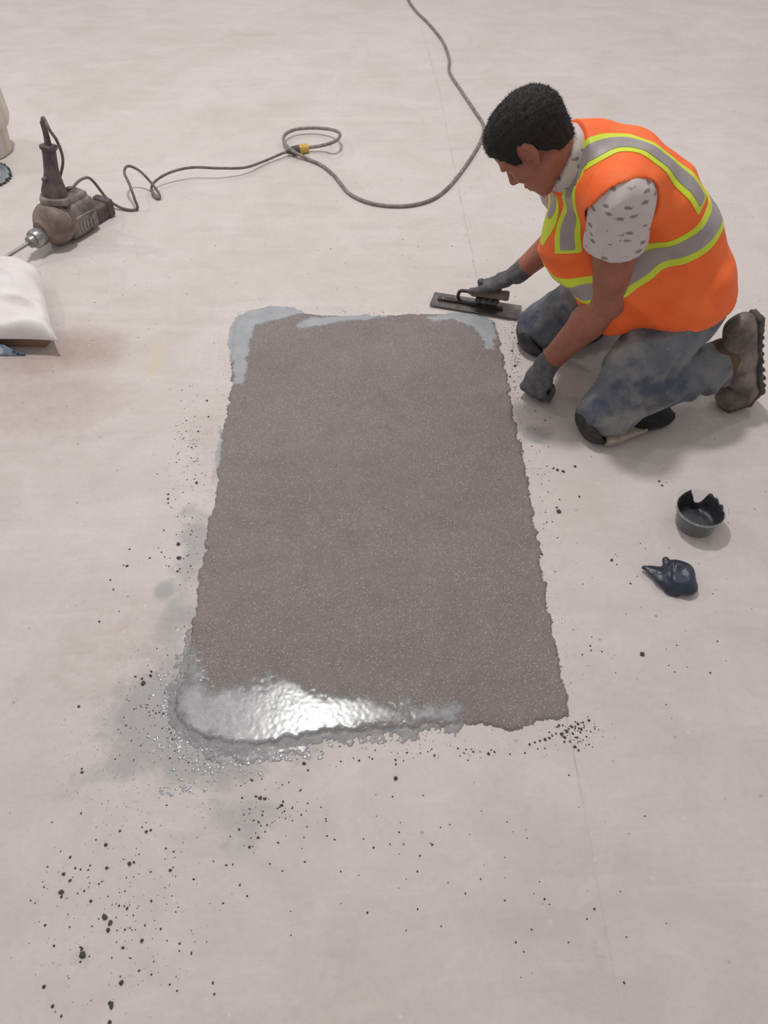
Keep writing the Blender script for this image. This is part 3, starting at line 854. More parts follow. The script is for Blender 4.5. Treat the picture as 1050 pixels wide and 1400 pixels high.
# ---- hand mixer (electric drill with a side body, standing handle, chuck and paddle shaft)
IRON = simple('worn_body', srgb(92, 84, 80), srgb(140, 132, 122), 22, .5, .35, 60, .003, .1)
RUST = simple('dusty_red_case', srgb(100, 78, 70), srgb(138, 126, 116), 16, .55, .35, 70, .003)
GRIP = simple('dusty_black_grip', srgb(74, 62, 64), srgb(104, 90, 90), 30, .6, .25, 90, .002)
STEEL = simple('dull_steel', srgb(130, 130, 130), srgb(168, 166, 162), 40, .38, .2, 90, .002, .75)
CORDM = simple('dusty_cord', srgb(92, 82, 80), srgb(122, 112, 108), 40, .6, .2, 120, .001)
dc = floor_at(93, 326)
drill = empty('mixing_drill', tuple(dc), 'dusty dark mixing drill lying on the floor with its handle standing up', 'drill')
ax = nrm(floor_at(125, 292)-floor_at(62, 330)); ax[2] = 0; ax = nrm(ax)      # chuck -> rear
sd_ = np.array([-ax[1], ax[0], 0])                                            # away from the viewer
up = V(0, 0, 1)
def dp(a, s_, h): return dc+ax*a+sd_*s_+up*h
# gear case: rounded barrel along the axis
M = frame(dp(-.10, .0, .086), (0, 0, 1), ax)
bm = bmesh.new()
lathe_bm(bm, [(.028, -.012), (.036, -.010), (.042, .0), (.058, .010), (.076, .028), (.083, .045), (.083, .078), (.079, .084), (.079, .092), (.0005, .092)], M, 40, lambda a, z: .03*cos(4*a))
link_mesh('gear_case', mesh_bm('gear_case', bm), RUST, drill)
bm = bmesh.new()
M = frame(dp(.058, .0, .078), ax, (0, 0, 1))
box_bm(bm, M, .150, .132, .132, .026, 3)
M = frame(dp(.062, .0, .138), ax, (0, 0, 1)); box_bm(bm, M, .125, .098, .05, .018, 3)
link_mesh('motor_housing', mesh_bm('motor_housing', bm), IRON, drill)
bm = bmesh.new()
for k in range(5):
    M = frame(dp(.03+.017*k, -.0665, .055), ax, (0, 0, 1)); box_bm(bm, M, .006, .006, .045, .0015, 1)
M = frame(dp(.06, -.067, .094), ax, (0, 0, 1)); box_bm(bm, M, .10, .006, .006, .002, 1)
link_mesh('vent_rib', mesh_bm('vent_rib', bm), STEEL, drill)
bm = bmesh.new()
M = frame(dp(.175, .0, .036), ax, (0, 0, 1)); box_bm(bm, M, .115, .075, .062, .012, 3)
M = frame(dp(.22, .0, .040), ax, (0, 0, 1)); box_bm(bm, M, .035, .088, .072, .012, 3)
link_mesh('rear_grip', mesh_bm('rear_grip', bm), GRIP, drill)
# standing handle
hb = dp(.002, .0, .168)
ht = floor_at(66, 199, .355)
hd = nrm(ht-hb)
M = frame(hb, ax, hd)
bm = bmesh.new(); lathe_bm(bm, [(.058, -.012), (.060, .0), (.058, .008), (.050, .012), (.0005, .012)], M, 28, lambda a, z: .08*cos(4*a))
link_mesh('handle_collar', mesh_bm('handle_collar', bm), IRON, drill)
bm = bmesh.new()
L = float(np.linalg.norm(ht-hb))
lathe_bm(bm, [(.0005, .005), (.046, .006), (.047, .03), (.038, .06), (.031, .085), (.028, .10), (.027, L*.55), (.025, L*.75), (.0245, L-.016), (.031, L-.012), (.032, L), (.026, L+.003), (.0005, L+.003)], M, 28, lambda a, z: .025*cos(10*a)*(1 if z > .1 else 0))
hand = link_mesh('side_handle', mesh_bm('side_handle', bm), GRIP, drill)
bm = bmesh.new(); M2 = frame(hb+hd*.085+nrm(-ax)*.036, (0, 0, 1), -ax); lathe_bm(bm, [(.010, -.006), (.010, .006), (.008, .010), (.0005, .010)], M2, 14)
link_mesh('switch_knob', mesh_bm('switch_knob', bm), GRIP, hand)
bt = ht+hd*.085+V(-.012, 0, 0)
bm = bmesh.new(); tube_bm(bm, spline([ht, ht+hd*.04+V(-.003, 0, 0), bt], 6), list(np.linspace(.013, .0085, 13)), 12)
link_mesh('cord_boot', mesh_bm('cord_boot', bm), GRIP, drill)
# chuck and shaft
M = frame(dp(-.112, 0, .068), (0, 0, 1), -ax)
bm = bmesh.new(); lathe_bm(bm, [(.030, -.01), (.036, .0), (.036, .035), (.033, .042), (.024, .044), (.022, .062), (.015, .066), (.0005, .066)], M, 28)
link_mesh('chuck', mesh_bm('chuck', bm), STEEL, drill)
bm = bmesh.new(); s0 = dp(-.172, 0, .068); s1 = dp(-.72, .02, .045)
tube_bm(bm, [s0, (s0+s1)/2, s1], .0075, 12)
link_mesh('mixing_shaft', mesh_bm('mixing_shaft', bm), STEEL, drill)
bm = bmesh.new()
for k in range(3):
    pts = []
    for t in np.linspace(0, 1, 14):
        a = 2*pi*k/3+t*2.2; rad = .045*sin(pi*min(t, .999))+.007
        p = s1+(s1-s0)/np.linalg.norm(s1-s0)*(t*.12-.02)+sd_*rad*cos(a)+up*rad*sin(a); pts.append(V(p[0], p[1], max(p[2], .006)))
    tube_bm(bm, pts, .005, 8)
link_mesh('mixing_paddle', mesh_bm('mixing_paddle', bm), STEEL, drill)
# its cord
F2 = floor_at
cz = lambda px, py, z=.0065: F2(px, py, z)
cord_pts = [bt, bt+V(.010, .0, .010), cz(68, 178, .42), cz(77, 191, .37), cz(84, 208, .31), cz(86, 222, .26), cz(83, 238, .21), cz(80, 248, .185), cz(86, 256, .17), cz(97, 258, .175), cz(106, 249, .18),
            cz(114, 244, .165), cz(122, 243.5, .145), cz(131, 252, .10), cz(146, 271, .04), cz(163, 283, .012), cz(178, 287, .0065), cz(188, 285, .009), cz(184, 272, .05), cz(177, 252, .085), cz(170, 236, .10), cz(175, 227, .10),
            cz(190, 233, .08), cz(206, 249, .045), cz(217, 264, .02), cz(218, 271, .008), cz(212, 269, .010), cz(207, 259, .02), cz(212, 248, .03), cz(232, 236, .045), cz(262, 229, .05), cz(300, 230, .045), cz(335, 229, .03),
            cz(362, 220, .018), cz(388, 209, .022), cz(404, 205, .022)]
bm = bmesh.new(); tube_bm(bm, spline(cord_pts, 7), .0058, 8); link_mesh('power_cord', mesh_bm('power_cord', bm), CORDM, drill)
e0 = cz(400, 206, .022); e1 = cz(410, 204, .021)
pd_ = nrm(e1-e0)
bm = bmesh.new(); M = frame(e0, (0, 0, 1), pd_); lathe_bm(bm, [(.008, -.03), (.012, -.012), (.019, .0), (.020, .03), (.0005, .03)], M, 16)
link_mesh('cord_plug', mesh_bm('cord_plug', bm), simple('plug_rubber', srgb(62, 56, 54), srgb(86, 78, 74), 40, .6, .2), drill)

# ---- extension cord with a yellow socket
XC = NT('extension_sheath'); co = XC.coord()
XC.color(XC.mix(XC.ramp(XC.noise(38, 4, .6, co), .42, .6), srgb(118, 110, 106), srgb(146, 138, 132))); XC.rough(.55)
ext = empty('extension_cord', tuple(F2(415, 203)), 'long grey extension cord looping over the floor, plugged in with a yellow socket', 'cord')
q0 = e0+pd_*.030
bm = bmesh.new(); M = frame(q0, (0, 0, 1), pd_)
lathe_bm(bm, [(.0005, .0), (.021, .0005), (.0225, .004), (.0225, .016), (.0205, .018), (.0205, .036), (.021, .044), (.015, .048), (.0005, .048)], M, 24, lambda a, z: .03*cos(6*a))
link_mesh('yellow_socket', mesh_bm('yellow_socket', bm), simple('yellow_plastic', srgb(214, 180, 92), srgb(196, 160, 74), 30, .45, .1), ext)['label'] = 'yellow plastic socket'
q1 = q0+pd_*.046
ep = [q1, cz(440, 199, .03), cz(454, 195, .055), cz(463, 189, .06), cz(464, 182, .055), cz(452, 177, .04), cz(428, 175, .03), cz(404, 177, .03), cz(390, 184, .03), cz(388, 193, .026), cz(396, 203, .030), cz(406, 210, .022),
      cz(420, 217, .010), cz(438, 225, .0075), cz(455, 238, .0075), cz(466, 251, .0075), cz(477, 264, .0075), cz(498, 275, .0075), cz(526, 281, .0075), cz(560, 281, .0075), cz(590, 273, .0075), cz(612, 257, .0075), cz(632, 233, .0075),
      cz(649, 208, .0075), cz(659, 188, .0075), cz(661, 171, .0075), cz(650, 153, .0075), cz(632, 126, .0075), cz(615, 99, .0075), cz(614, 80, .0075), cz(605, 56, .0075), cz(585, 31, .0075), cz(568, 14, .0075), cz(556, -6, .0075),
      cz(548, -40, .0075), cz(560, -80, .0075)]
bm = bmesh.new(); tube_bm(bm, spline(ep, 8), .0078, 9); link_mesh('cord_sheath', mesh_bm('cord_sheath', bm), XC.m, ext)

# ================================================================== THE KNEELING WORKER
FWD = nrm(V(-.955, -.295, 0)); LFT = nrm(V(.295, -.955, 0))
hipL, hipR = V(.865, 1.908, .350), V(.81, 2.085, .365)
kneeL, kneeR = V(.678, 1.758, .090), V(.545, 2.185, .092)
ankL, ankR = V(1.036, 1.885, .168), V(.90, 2.32, .12)
shL, shR = V(.590, 1.852, .698), V(.500, 2.215, .615)
elbL, elbR = V(.638, 1.890, .378), V(.625, 2.335, .375)
wrL, wrR = V(.512, 1.935, .120), V(.468, 2.372, .168)
spine = [V(.850, 2.0, .325), V(.848, 2.0, .425), V(.800, 2.01, .530), V(.722, 2.025, .617), V(.632, 2.038, .668), V(.555, 2.045, .705)]
shside = nrm(shL-shR)
sides = [LFT, LFT, nrm(LFT*.8+shside*.2), nrm(LFT*.4+shside*.6), shside, shside]
SA = [.168, .165, .148, .160, .165, .100]
SB = [.104, .106, .092, .092, .082, .072]
neck0, neck1 = V(.556, 2.045, .700), V(.432, 2.010, .734)
HO = V(.378, 2.0, .776)
hf = nrm(V(-.54, .15, -.83)); hl = V(-.23, -.97, -.03); hl = nrm(hl-hf*(hl@hf)); hu = np.cross(hf, hl)
HA = np.stack([hf, hl, hu])
def hp(f, l, u): return HO+hf*f+hl*l+hu*u

def trunk(F, g, k=.05):
    for i in range(5):
        F.add(seg_ell(spine[i], spine[i+1], sides[i], sides[i+1], SA[i], SA[i+1], SB[i], SB[i+1]), g, k)
    for s, t in ((shL, .0), (shR, .0)):
        F.add(cone(spine[4]*.55+s*.45, s, .082, .066), g, k)
    # belly and chest hang forward of the spine
    F.add(ell(spine[2]+V(-.085, -.01, -.085), (.12, .13, .11)), g, k)
    F.add(ell(spine[4]+V(-.035, .0, -.085), (.10, .13, .09), np.stack([nrm(np.cross(shside, V(0, 0, 1))), shside, np.cross(nrm(np.cross(shside, V(0, 0, 1))), shside)])), g, k)
def buttocks(F, g):
    for h in (hipL, hipR):
        F.add(ell(h+V(.014, .01, .0), (.098, .098, .110)), g, .05)
def legs(F, g, k=.03):
    for h, kn, an in ((hipL, kneeL, ankL), (hipR, kneeR, ankR)):
        F.add(cone(h, h*.4+kn*.6, .098, .082), g, k)
        F.add(cone(h*.4+kn*.6, kn, .082, .066), g, k)
        F.add(cone(kn, kn*.62+an*.38+V(0, 0, .022), .062, .064), g, k)
        F.add(cone(kn*.62+an*.38+V(0, 0, .022), an, .064, .046), g, k)
def arm(F, s, e, w, g=0.0, k=.02):
    F.add(cone(s, s*.5+e*.5, .062, .056), g, k)
    F.add(cone(s*.5+e*.5, e, .056, .046), g, k)
    m_ = e*.68+w*.32
    F.add(cone(e, m_, .046, .049), g, k)
    F.add(cone(m_, w, .049, .033), g, k)

# ---- hands
def hand_prims(W, M0, a, n, curls, thumb, sc=1.0, spread=.0205):
    """palm from wrist W to knuckle centre M0; a: towards the index finger; n: back of the hand"""
    p = nrm(M0-W); a = nrm(a-p*(a@p)); n = nrm(n-p*(n@p)-a*(n@a))
    out = [(seg_ell(W-p*.005, W*.45+M0*.55, a, a, .028*sc, .040*sc, .021*sc, .0185*sc), .012),
           (seg_ell(W*.45+M0*.55, M0-p*.004, a, a, .040*sc, .042*sc, .0185*sc, .0145*sc), .012)]
    for i, (off, ls, r) in enumerate(((1.5, .96, .0108), (.5, 1.04, .0112), (-.5, .98, .0106), (-1.5, .82, .0096))):
        c = M0+a*off*spread*sc-p*(.006 if off == -1.5 else 0)
        acc = 0
        for j, (L, rr) in enumerate(((.045, 1.0), (.028, .93), (.021, .84))):
            acc += curls[i][j]
            d = p*cos(acc)-n*sin(acc)+a*(.05*off*(1 if j == 0 else -1))
            e = c+nrm(d)*L*ls*sc
            out.append((cone(c, e, r*rr*sc*1.0, r*rr*sc*.92), .003 if j else .0045))
            c = e
    for q0_, q1_, r0, r1 in thumb: out.append((cone(q0_, q1_, r0, r1), .006))
    return out
# left hand: a fist planted on the floor
mL = V(.468, 1.890, .046)
pL = nrm(mL-wrL); nL = nrm(V(-.72, -.42, .55)); nL = nrm(nL-pL*(nL@pL)); aL = np.cross(pL, nL); aL = nrm(V(aL[0], aL[1], aL[2]*.35)); 
CL = [[radians(82), radians(88), radians(55)]]*4
tb = wrL*.55+mL*.45+aL*.036-nL*.004
thL = [(tb, tb+pL*.028+aL*.012-nL*.022, .0145, .013), (tb+pL*.028+aL*.012-nL*.022, tb+pL*.036-aL*.006-nL*.046, .0125, .0105)]
HANDL = hand_prims(wrL, mL, aL, nL, CL, thL, 1.17)
# right hand: gripping the trowel handle
t_l = (floor_at(591, 403)+floor_at(590, 419))/2; t_r = (floor_at(712, 420)+floor_at(709, 440))/2
tax = nrm(t_r-t_l); tax[2] = 0; tax = nrm(tax); tno = V(-tax[1], tax[0], 0); tc = (t_l+t_r)/2
HZ = .062
grip0 = tc-tax*.015+V(0, 0, HZ); grip1 = tc+tax*.115+V(0, 0, HZ+.006)
gc = grip0*.56+grip1*.44
mR = gc+tno*.016+V(0, 0, .040)-tax*.008
pR = nrm(mR-wrR); aR = -tax; nR = nrm(V(-.05, .55, .83))
CR = [[radians(28), radians(92), radians(62)], [radians(32), radians(92), radians(62)], [radians(36), radians(92), radians(62)], [radians(40), radians(90), radians(60)]]
tbR = wrR*.55+mR*.45-tno*.026-V(0, 0, .012)
thR = [(tbR, gc-tax*.030-tno*.026+V(0, 0, .026), .0155, .0135), (gc-tax*.030-tno*.026+V(0, 0, .026), gc-tax*.062-tno*.016+V(0, 0, .010), .0125, .0105)]
# the palm lies across the handle: knuckles on the far side, fingers wrap down and under it
pw = nrm(V(*(tno*.85-tax*.35))+V(0, 0, -.25))
def right_hand():
    out = [(seg_ell(wrR, wrR*.5+(gc+V(0, 0, .036)+tax*.012)*.5, -tax, -tax, .030, .036, .024, .022), .014),
           (seg_ell(wrR*.5+(gc+V(0, 0, .036)+tax*.012)*.5, gc+V(0, 0, .034)-tax*.006, tno, tno, .036, .034, .022, .018), .014)]
    for i, (o_, ls, r) in enumerate(((-.034, .96, .0112), (-.012, 1.03, .0116), (.010, .98, .011), (.031, .84, .0100))):
        b_ = gc+tax*o_
        pts = [b_+tno*.018+V(0, 0, .032), b_+tno*.040*ls+V(0, 0, .010), b_+tno*.028*ls-V(0, 0, .020), b_+tno*.002-V(0, 0, .029), b_-tno*.016-V(0, 0, .022)]
        for j in range(4): out.append((cone(pts[j], pts[j+1], r*(1.04-.04*j), r*(1.0-.04*j)), .004 if j else .007))
    for q in thR: out.append((cone(*q), .006))
    return out
HANDR = right_hand()

GROUND = lambda X, Y, Z: .002-Z+0*X+0*Y

# ---- head
def head(F, g=0.0):
    def E(c, r, k, fr=None):
        F.add(ell(hp(*c), r, HA if fr is None else fr), g, k)
    def Cn(a, b, ra, rb, k): F.add(cone(hp(*a), hp(*b), ra, rb), g, k)
    E((-.014, 0, .034), (.096, .076, .079), .02)           # skull
    E((.028, 0, .028), (.064, .068, .062), .03)            # forehead
    E((.040, 0, -.035), (.052, .058, .062), .03)           # mid face
    for s in (1, -1):
        Cn((.005, .056*s, -.050), (.060, .028*s, -.098), .020, .019, .025)   # jaw
        E((.062, .040*s, -.028), (.022, .024, .018), .02)  # cheek bone
        E((.083, .030*s, .018), (.012, .026, .009), .012)  # brow ridge
        E((.0725, .031*s, .002), (.0135, .0150, .0085), .005)  # lowered eyelid
    E((.068, 0, -.105), (.024, .026, .018), .02)           # chin
    E((.073, 0, -.070), (.024, .030, .022), .02)           # mouth mound
    Cn((.090, 0, .008), (.110, 0, -.030), .0075, .0105, .010)   # nose bridge
    E((.110, 0, -.033), (.012, .0115, .0105), .006)        # nose tip
    for s in (1, -1): E((.098, .013*s, -.036), (.011, .0075, .0075), .005)
    E((.093, 0, -.064), (.009, .024, .006), .004)          # upper lip
    E((.091, 0, -.077), (.009, .021, .0065), .004)         # lower lip
    F.carve(cone(hp(.104, -.020, -.0705), hp(.104, .020, -.0705), .0022, .0022), g*0, .004)
    for s in (1, -1): F.carve(ell(hp(.092, .030*s, .004), (.010, .018, .008), HA), 0, .012)
    # ears
    for s in (1, -1):
        tilt = np.stack([nrm(hf*.35-hu*.0+hl*s*.0+hf*.6), hl*s, hu])
        er = np.stack([nrm(hf+hl*s*-.25), nrm(hl*s+hf*.25), hu])
        F.add(ell(hp(-.006, .078*s, .006), (.020, .0085, .032), er), g, .008)
        F.carve(ell(hp(.002, .089*s, .007), (.0105, .010, .017), er), 0, .004)
        F.add(ell(hp(.010, .081*s, -.002), (.0055, .004, .007), er), g, .003)
        F.add(ell(hp(.002, .078*s, -.026), (.009, .006, .009), er), g, .006)

person = empty('person', tuple(V(.72, 1.97, 0)), 'kneeling man in orange safety vest, jeans and work boots trowelling the patch', 'person')

# skin: one continuous body, clothes go over it
F = Field((.20, 1.55, .0), (1.26, 2.52, 1.0), .0036)
trunk(F, -.016); buttocks(F, -.026); legs(F, -.02)
arm(F, shL, elbL, wrL); arm(F, shR, elbR, wrR)
F.add(cone(neck0, neck1, .064, .056), 0, .03)
F.add(cone(neck1, hp(-.022, 0, -.04), .056, .058), 0, .03)
head(F)
for (pr, k) in HANDL+HANDR: F.add(pr, -.0028, k)
for an, kn in ((ankL, kneeL), (ankR, kneeR)):
    F.add(cone(an, an+V(.055, -.015, -.085), .030, .020), 0, .02)
F.clip(lambda X, Y, Z: .010-Z+0*X+0*Y)
m = NT('skin'); co = m.coord()
c = m.mix(m.ramp(m.noise(14, 5, .6, co), .35, .65), srgb(152, 98, 80), srgb(170, 112, 92))
c = m.mix(m.math('MULTIPLY', m.ramp(m.noise(60, 4, .6, co), .5, .75), .25), c, srgb(120, 74, 62))
m.color(c); m.rough(.52); m.set(Subsurface_Weight=.08, Subsurface_Scale=.01, Specular_IOR_Level=.35)
m.b.inputs['Subsurface Radius'].default_value = (1, .4, .25)
m.bump(m.noise(180, 4, .6, co), .12, .001)
link_mesh('body', F.mesh('body'), m.m, person)

# hair
def umin(f): return np.interp(f, [-.13, -.095, -.07, -.045, -.022, -.012, .012, .022, .034, .046, .060, .078, .11], [-.062, -.068, -.064, -.050, -.010, .034, .038, .010, -.004, .008, .040, .060, .070])
F = Field(HO-.16, HO+V(.16, .16, .19), .0026)
F.add(ell(hp(-.014, 0, .034), (.096, .076, .079), HA), .008, .02)
F.add(ell(hp(.028, 0, .030), (.064, .068, .062), HA), .0065, .02)
F.add(ell(hp(.026, 0, .072), (.058, .056, .036), HA), .006, .02)
F.add(cone(neck1, hp(-.022, 0, -.04), .056, .058), .003, .02)
F.add(ell(hp(-.038, 0, -.010), (.052, .064, .054), HA), .004, .02)
def hairclip(X, Y, Z):
    px, py, pz = X-HO[0], Y-HO[1], Z-HO[2]
    f = px*hf[0]+py*hf[1]+pz*hf[2]; u = px*hu[0]+py*hu[1]+pz*hu[2]
    return (umin(f)+.004*np.sin(f*300+py*160)-u)*.75
F.offset(lambda X, Y, Z: .0016*wav(X, Y, Z, 180)+.0012*wav(X, Y, Z, 420, 1.2))
F.clip(hairclip)
m = NT('black_hair'); co = m.coord()
m.color(m.mix(m.noise(220, 4, .7, co), srgb(26, 23, 24), srgb(48, 43, 43))); m.rough(.55); m.set(Specular_IOR_Level=.3)
m.bump(m.noise(260, 4, .7, co), .6, .004); HAIRM = m.m
hme = F.mesh('hair')
hv = np.empty(len(hme.vertices)*3, np.float32); hme.vertices.foreach_get('co', hv); hv = hv.reshape(-1, 3)
hn = np.empty(len(hme.vertices)*3, np.float32); hme.vertices.foreach_get('normal', hn); hn = hn.reshape(-1, 3)
rel = hv-HO; out_ = (rel*hn).sum(1) > .02
pick = rng.choice(np.where(out_)[0], 5200)
vv = []; ff = []
for i, q in enumerate(pick):
    p = hv[q]; nn = nrm(hn[q]*.85+hf*.45*(1 if (rel[q]@hf) > -.02 else -.3)-hu*.35+rng.normal(size=3)*.28); t = nrm(np.cross(nn, rng.normal(size=3)))
    L = rng.uniform(.004, .0085); w = .0007
    vv += [p-nn*.003-t*w, p-nn*.003+t*w, p+nn*L]; ff.append((3*i, 3*i+1, 3*i+2))
hair = link_mesh('hair', hme, HAIRM, person)
o = link_mesh('hair_strands', mesh_np('hair_strands', np.array(vv), np.array(ff)), HAIRM, hair); tag(o, kind='stuff')
bm = bmesh.new()
for s in (1, -1):
    tube_bm(bm, [hp(.0945, .012*s, .024), hp(.0925, .023*s, .028), hp(.085, .036*s, .029), hp(.0735, .046*s, .024)], [.0014, .0026, .0024, .0012], 8)
    hm = mesh_bm('eyebrow', bm); bm = bmesh.new()
    link_mesh('eyebrow', hm, HAIRM, person)
bm.free()
EYEW = simple('eye_white', srgb(206, 198, 192), srgb(196, 186, 180), 90, .25, 0)
IRIS = simple('dark_iris', srgb(34, 22, 18), srgb(46, 30, 24), 200, .2, 0)
for s in (1, -1):
    c = hp(.0735, .031*s, -.0025); look = nrm(hf*.9-hu*.42)
    bm = bmesh.new(); bmesh.ops.create_uvsphere(bm, u_segments=20, v_segments=14, radius=.0122, matrix=Matrix.Translation(Vector(c)))
    ey = link_mesh('eye', mesh_bm('eye', bm), EYEW, person)
    bm = bmesh.new(); M = frame(c+look*.0104, hl, look)
    lathe_bm(bm, [(.0060, 0), (.0054, .0014), (.003, .0021), (.0004, .0023)], M, 16)
    link_mesh('iris', mesh_bm('iris', bm), IRIS, ey)['label'] = 'dark brown iris'

# ---- shirt
hemz = lambda X, Y: .31+.38*(np.clip(X, .60, 1.02)-.78)+.006*np.sin(X*22+Y*9)+.11*np.clip((.68-X)/.10, 0, 1)*np.clip((Y-1.93)/.08, 0, 1)
SPRINT = NT('printed_shirt'); co = SPRINT.coord()
vd = SPRINT.n('ShaderNodeTexVoronoi'); mp = SPRINT.n('ShaderNodeMapping'); SPRINT.l(co, mp.inputs[0])
mp.inputs['Rotation'].default_value = (.3, .5, .1); mp.inputs['Scale'].default_value = (24, 24, 52)
SPRINT.l(mp.outputs[0], vd.inputs['Vector']); vd.inputs['Scale'].default_value = 1.0; vd.inputs['Randomness'].default_value = .55
sp_ = SPRINT.math('MULTIPLY', SPRINT.ramp(SPRINT.math('ADD', vd.outputs['Distance'], SPRINT.math('MULTIPLY', SPRINT.noise(75, 4, .7, co), .8)), .70, .60), .72)
cc = SPRINT.mix(SPRINT.ramp(SPRINT.noise(20, 3, .5, co), .4, .6), srgb(112, 90, 92), srgb(84, 80, 92))
SPRINT.color(SPRINT.mix(sp_, SPRINT.mix(SPRINT.noise(9, 4, .6, co), srgb(196, 186, 183), srgb(214, 206, 203)), cc)); SPRINT.rough(.8)
SPRINT.bump(SPRINT.noise(30, 4, .6, co), .25, .006)
F = Field((.30, 1.70, .24), (1.14, 2.45, .86), .005)
trunk(F, -.003); buttocks(F, .008)
slL = shL*.60+elbL*.40; slR = shR*.46+elbR*.54
F.add(cone(shL+V(0, 0, .004), slL, .080, .080), .002, .03); F.add(cone(shR, slR, .074, .074), .002, .03)
nax = nrm(neck1-neck0)
F.add(cone(neck0-nax*.02, neck0+nax*.14, .092, .080), 0, .03)
F.offset(lambda X, Y, Z: .0035*wav(X, Y, Z, 42)+.002*wav(X, Y, Z, 95, .7))
adL = nrm(elbL-shL); adR = nrm(elbR-shR)
def sleeve_cut(X, Y, Z):
    u = (X-slL[0])*adL[0]+(Y-slL[1])*adL[1]+(Z-slL[2])*adL[2]
    near = np.sqrt((X-slL[0])**2+(Y-slL[1])**2+(Z-slL[2])**2)-.125
    a = np.maximum(u-.0, near)          # inside the ball and past the hem
    u2 = (X-slR[0])*adR[0]+(Y-slR[1])*adR[1]+(Z-slR[2])*adR[2]
    near2 = np.sqrt((X-slR[0])**2+(Y-slR[1])**2+(Z-slR[2])**2)-.12
    un = (X-neck0[0])*nax[0]+(Y-neck0[1])*nax[1]+(Z-neck0[2])*nax[2]-.124
    hd_ = np.sqrt((X-neck1[0])**2+(Y-neck1[1])**2+(Z-neck1[2])**2)-.16
    hem = np.where(X > .93, hemz(X, Y)-.020, hemz(X, Y)+.012)-Z
    return np.maximum.reduce([np.minimum(u+.0, -near), np.minimum(u2, -near2), np.minimum(un, -hd_), hem+0*X+0*Y])
F.clip(sleeve_cut)

link_mesh('shirt', F.mesh('shirt'), SPRINT.m, person)

# ---- safety vest with reflective tape
def fluo(name, c1, c2, r=.65):
    m = NT(name); co = m.coord(); m.color(m.mix(m.ramp(m.noise(12, 4, .6, co), .35, .65), c1, c2)); m.rough(r)
    m.bump(m.math('ADD', m.math('MULTIPLY', m.noise(420, 2, .5, co), .25), m.noise(18, 4, .6, co)), .3, .006); return m.m
ORANGE = fluo('orange_mesh_cloth', srgb(252, 104, 40), srgb(255, 118, 52))
LIME = fluo('lime_tape', srgb(206, 224, 44), srgb(216, 232, 60), .5)
SILV = fluo('silver_tape', srgb(150, 142, 142), srgb(162, 154, 153), .42)
VLO, VHI, VR = (.30, 1.68, .26), (1.16, 2.46, .88), .0046
F = Field(VLO, VHI, VR)
trunk(F, .012); buttocks(F, .012)
F.add(ell(hipL+V(-.015, -.005, .0), (.118, .106, .12)), 0, .05)
F.add(cone(spine[4], neck0+nax*.085, .115, .087), 0, .05)
F.add(cone(spine[4]*.35+shL*.65+V(-.01, 0, -.01), neck0+nax*.04+LFT*.02, .098, .090), 0, .03)
F.add(ell(V(.590, 2.025, .490), (.150, .125, .135)), 0, .06)       # the front panels hang free
F.add(ell(V(.69, 2.0, .40), (.155, .14, .10)), 0, .06)
F.add(ell(V(.70, 1.955, .33), (.115, .095, .13)), 0, .05)
F.add(cone(spine[4]*.4+shL*.6, shL+V(0, .0, .002), .10, .078), .002, .04)
F.add(cone(spine[4]*.4+shR*.6, shR, .10, .078), .0, .04)
def vest_cut(X, Y, Z):
    un = (X-neck0[0])*nax[0]+(Y-neck0[1])*nax[1]+(Z-neck0[2])*nax[2]
    return np.maximum(hemz(X, Y)-Z, np.where((X-neck0[0])**2+(Y-neck0[1])**2+(Z-neck0[2])**2-un*un < .114**2, un-.090, -.5))
def folds(X, Y, Z):
    d = .0035*wav(X, Y, Z, 26)+.0022*wav(X, Y, Z, 60, 1.1)
    # drag folds low on the back and side
    w_ = np.exp(-((Z-.40)/.07)**2)
    d = d+.009*w_*(np.abs(np.sin(30*(Z+.30*X-.1*Y)+1.5*np.sin(9*X)))-.6)
    f_ = np.exp(-((Z-.44)/.09)**2)*np.clip((.62-X)/.1, 0, 1)
    d = d+.011*f_*(np.abs(np.sin(32*(Z-.5*X)+1.6*np.sin(12*Y)))-.6)
    return d
F.offset(folds); F.clip(vest_cut)
F.carve(cone(shL+LFT*.012+V(.0, 0, -.02), shL+LFT*.24+V(-.02, 0, -.03), .088, .13), 0, .006)
F.carve(cone(shR-LFT*.035+V(0, 0, -.03), shR-LFT*.24+V(0, 0, -.06), .08, .12), 0, .006)
vest = link_mesh('vest', F.mesh('vest'), ORANGE, person)
VD = F.d.copy()
vv_ = np.empty(len(vest.data.vertices)*3, np.float32); vest.data.vertices.foreach_get('co', vv_); vv_ = vv_.reshape(-1, 3).astype(float)
vn_ = np.empty(len(vest.data.vertices)*3, np.float32); vest.data.vertices.foreach_get('normal', vn_); vn_ = vn_.reshape(-1, 3).astype(float)
vf_ = np.array([p.vertices[:] for p in vest.data.polygons])
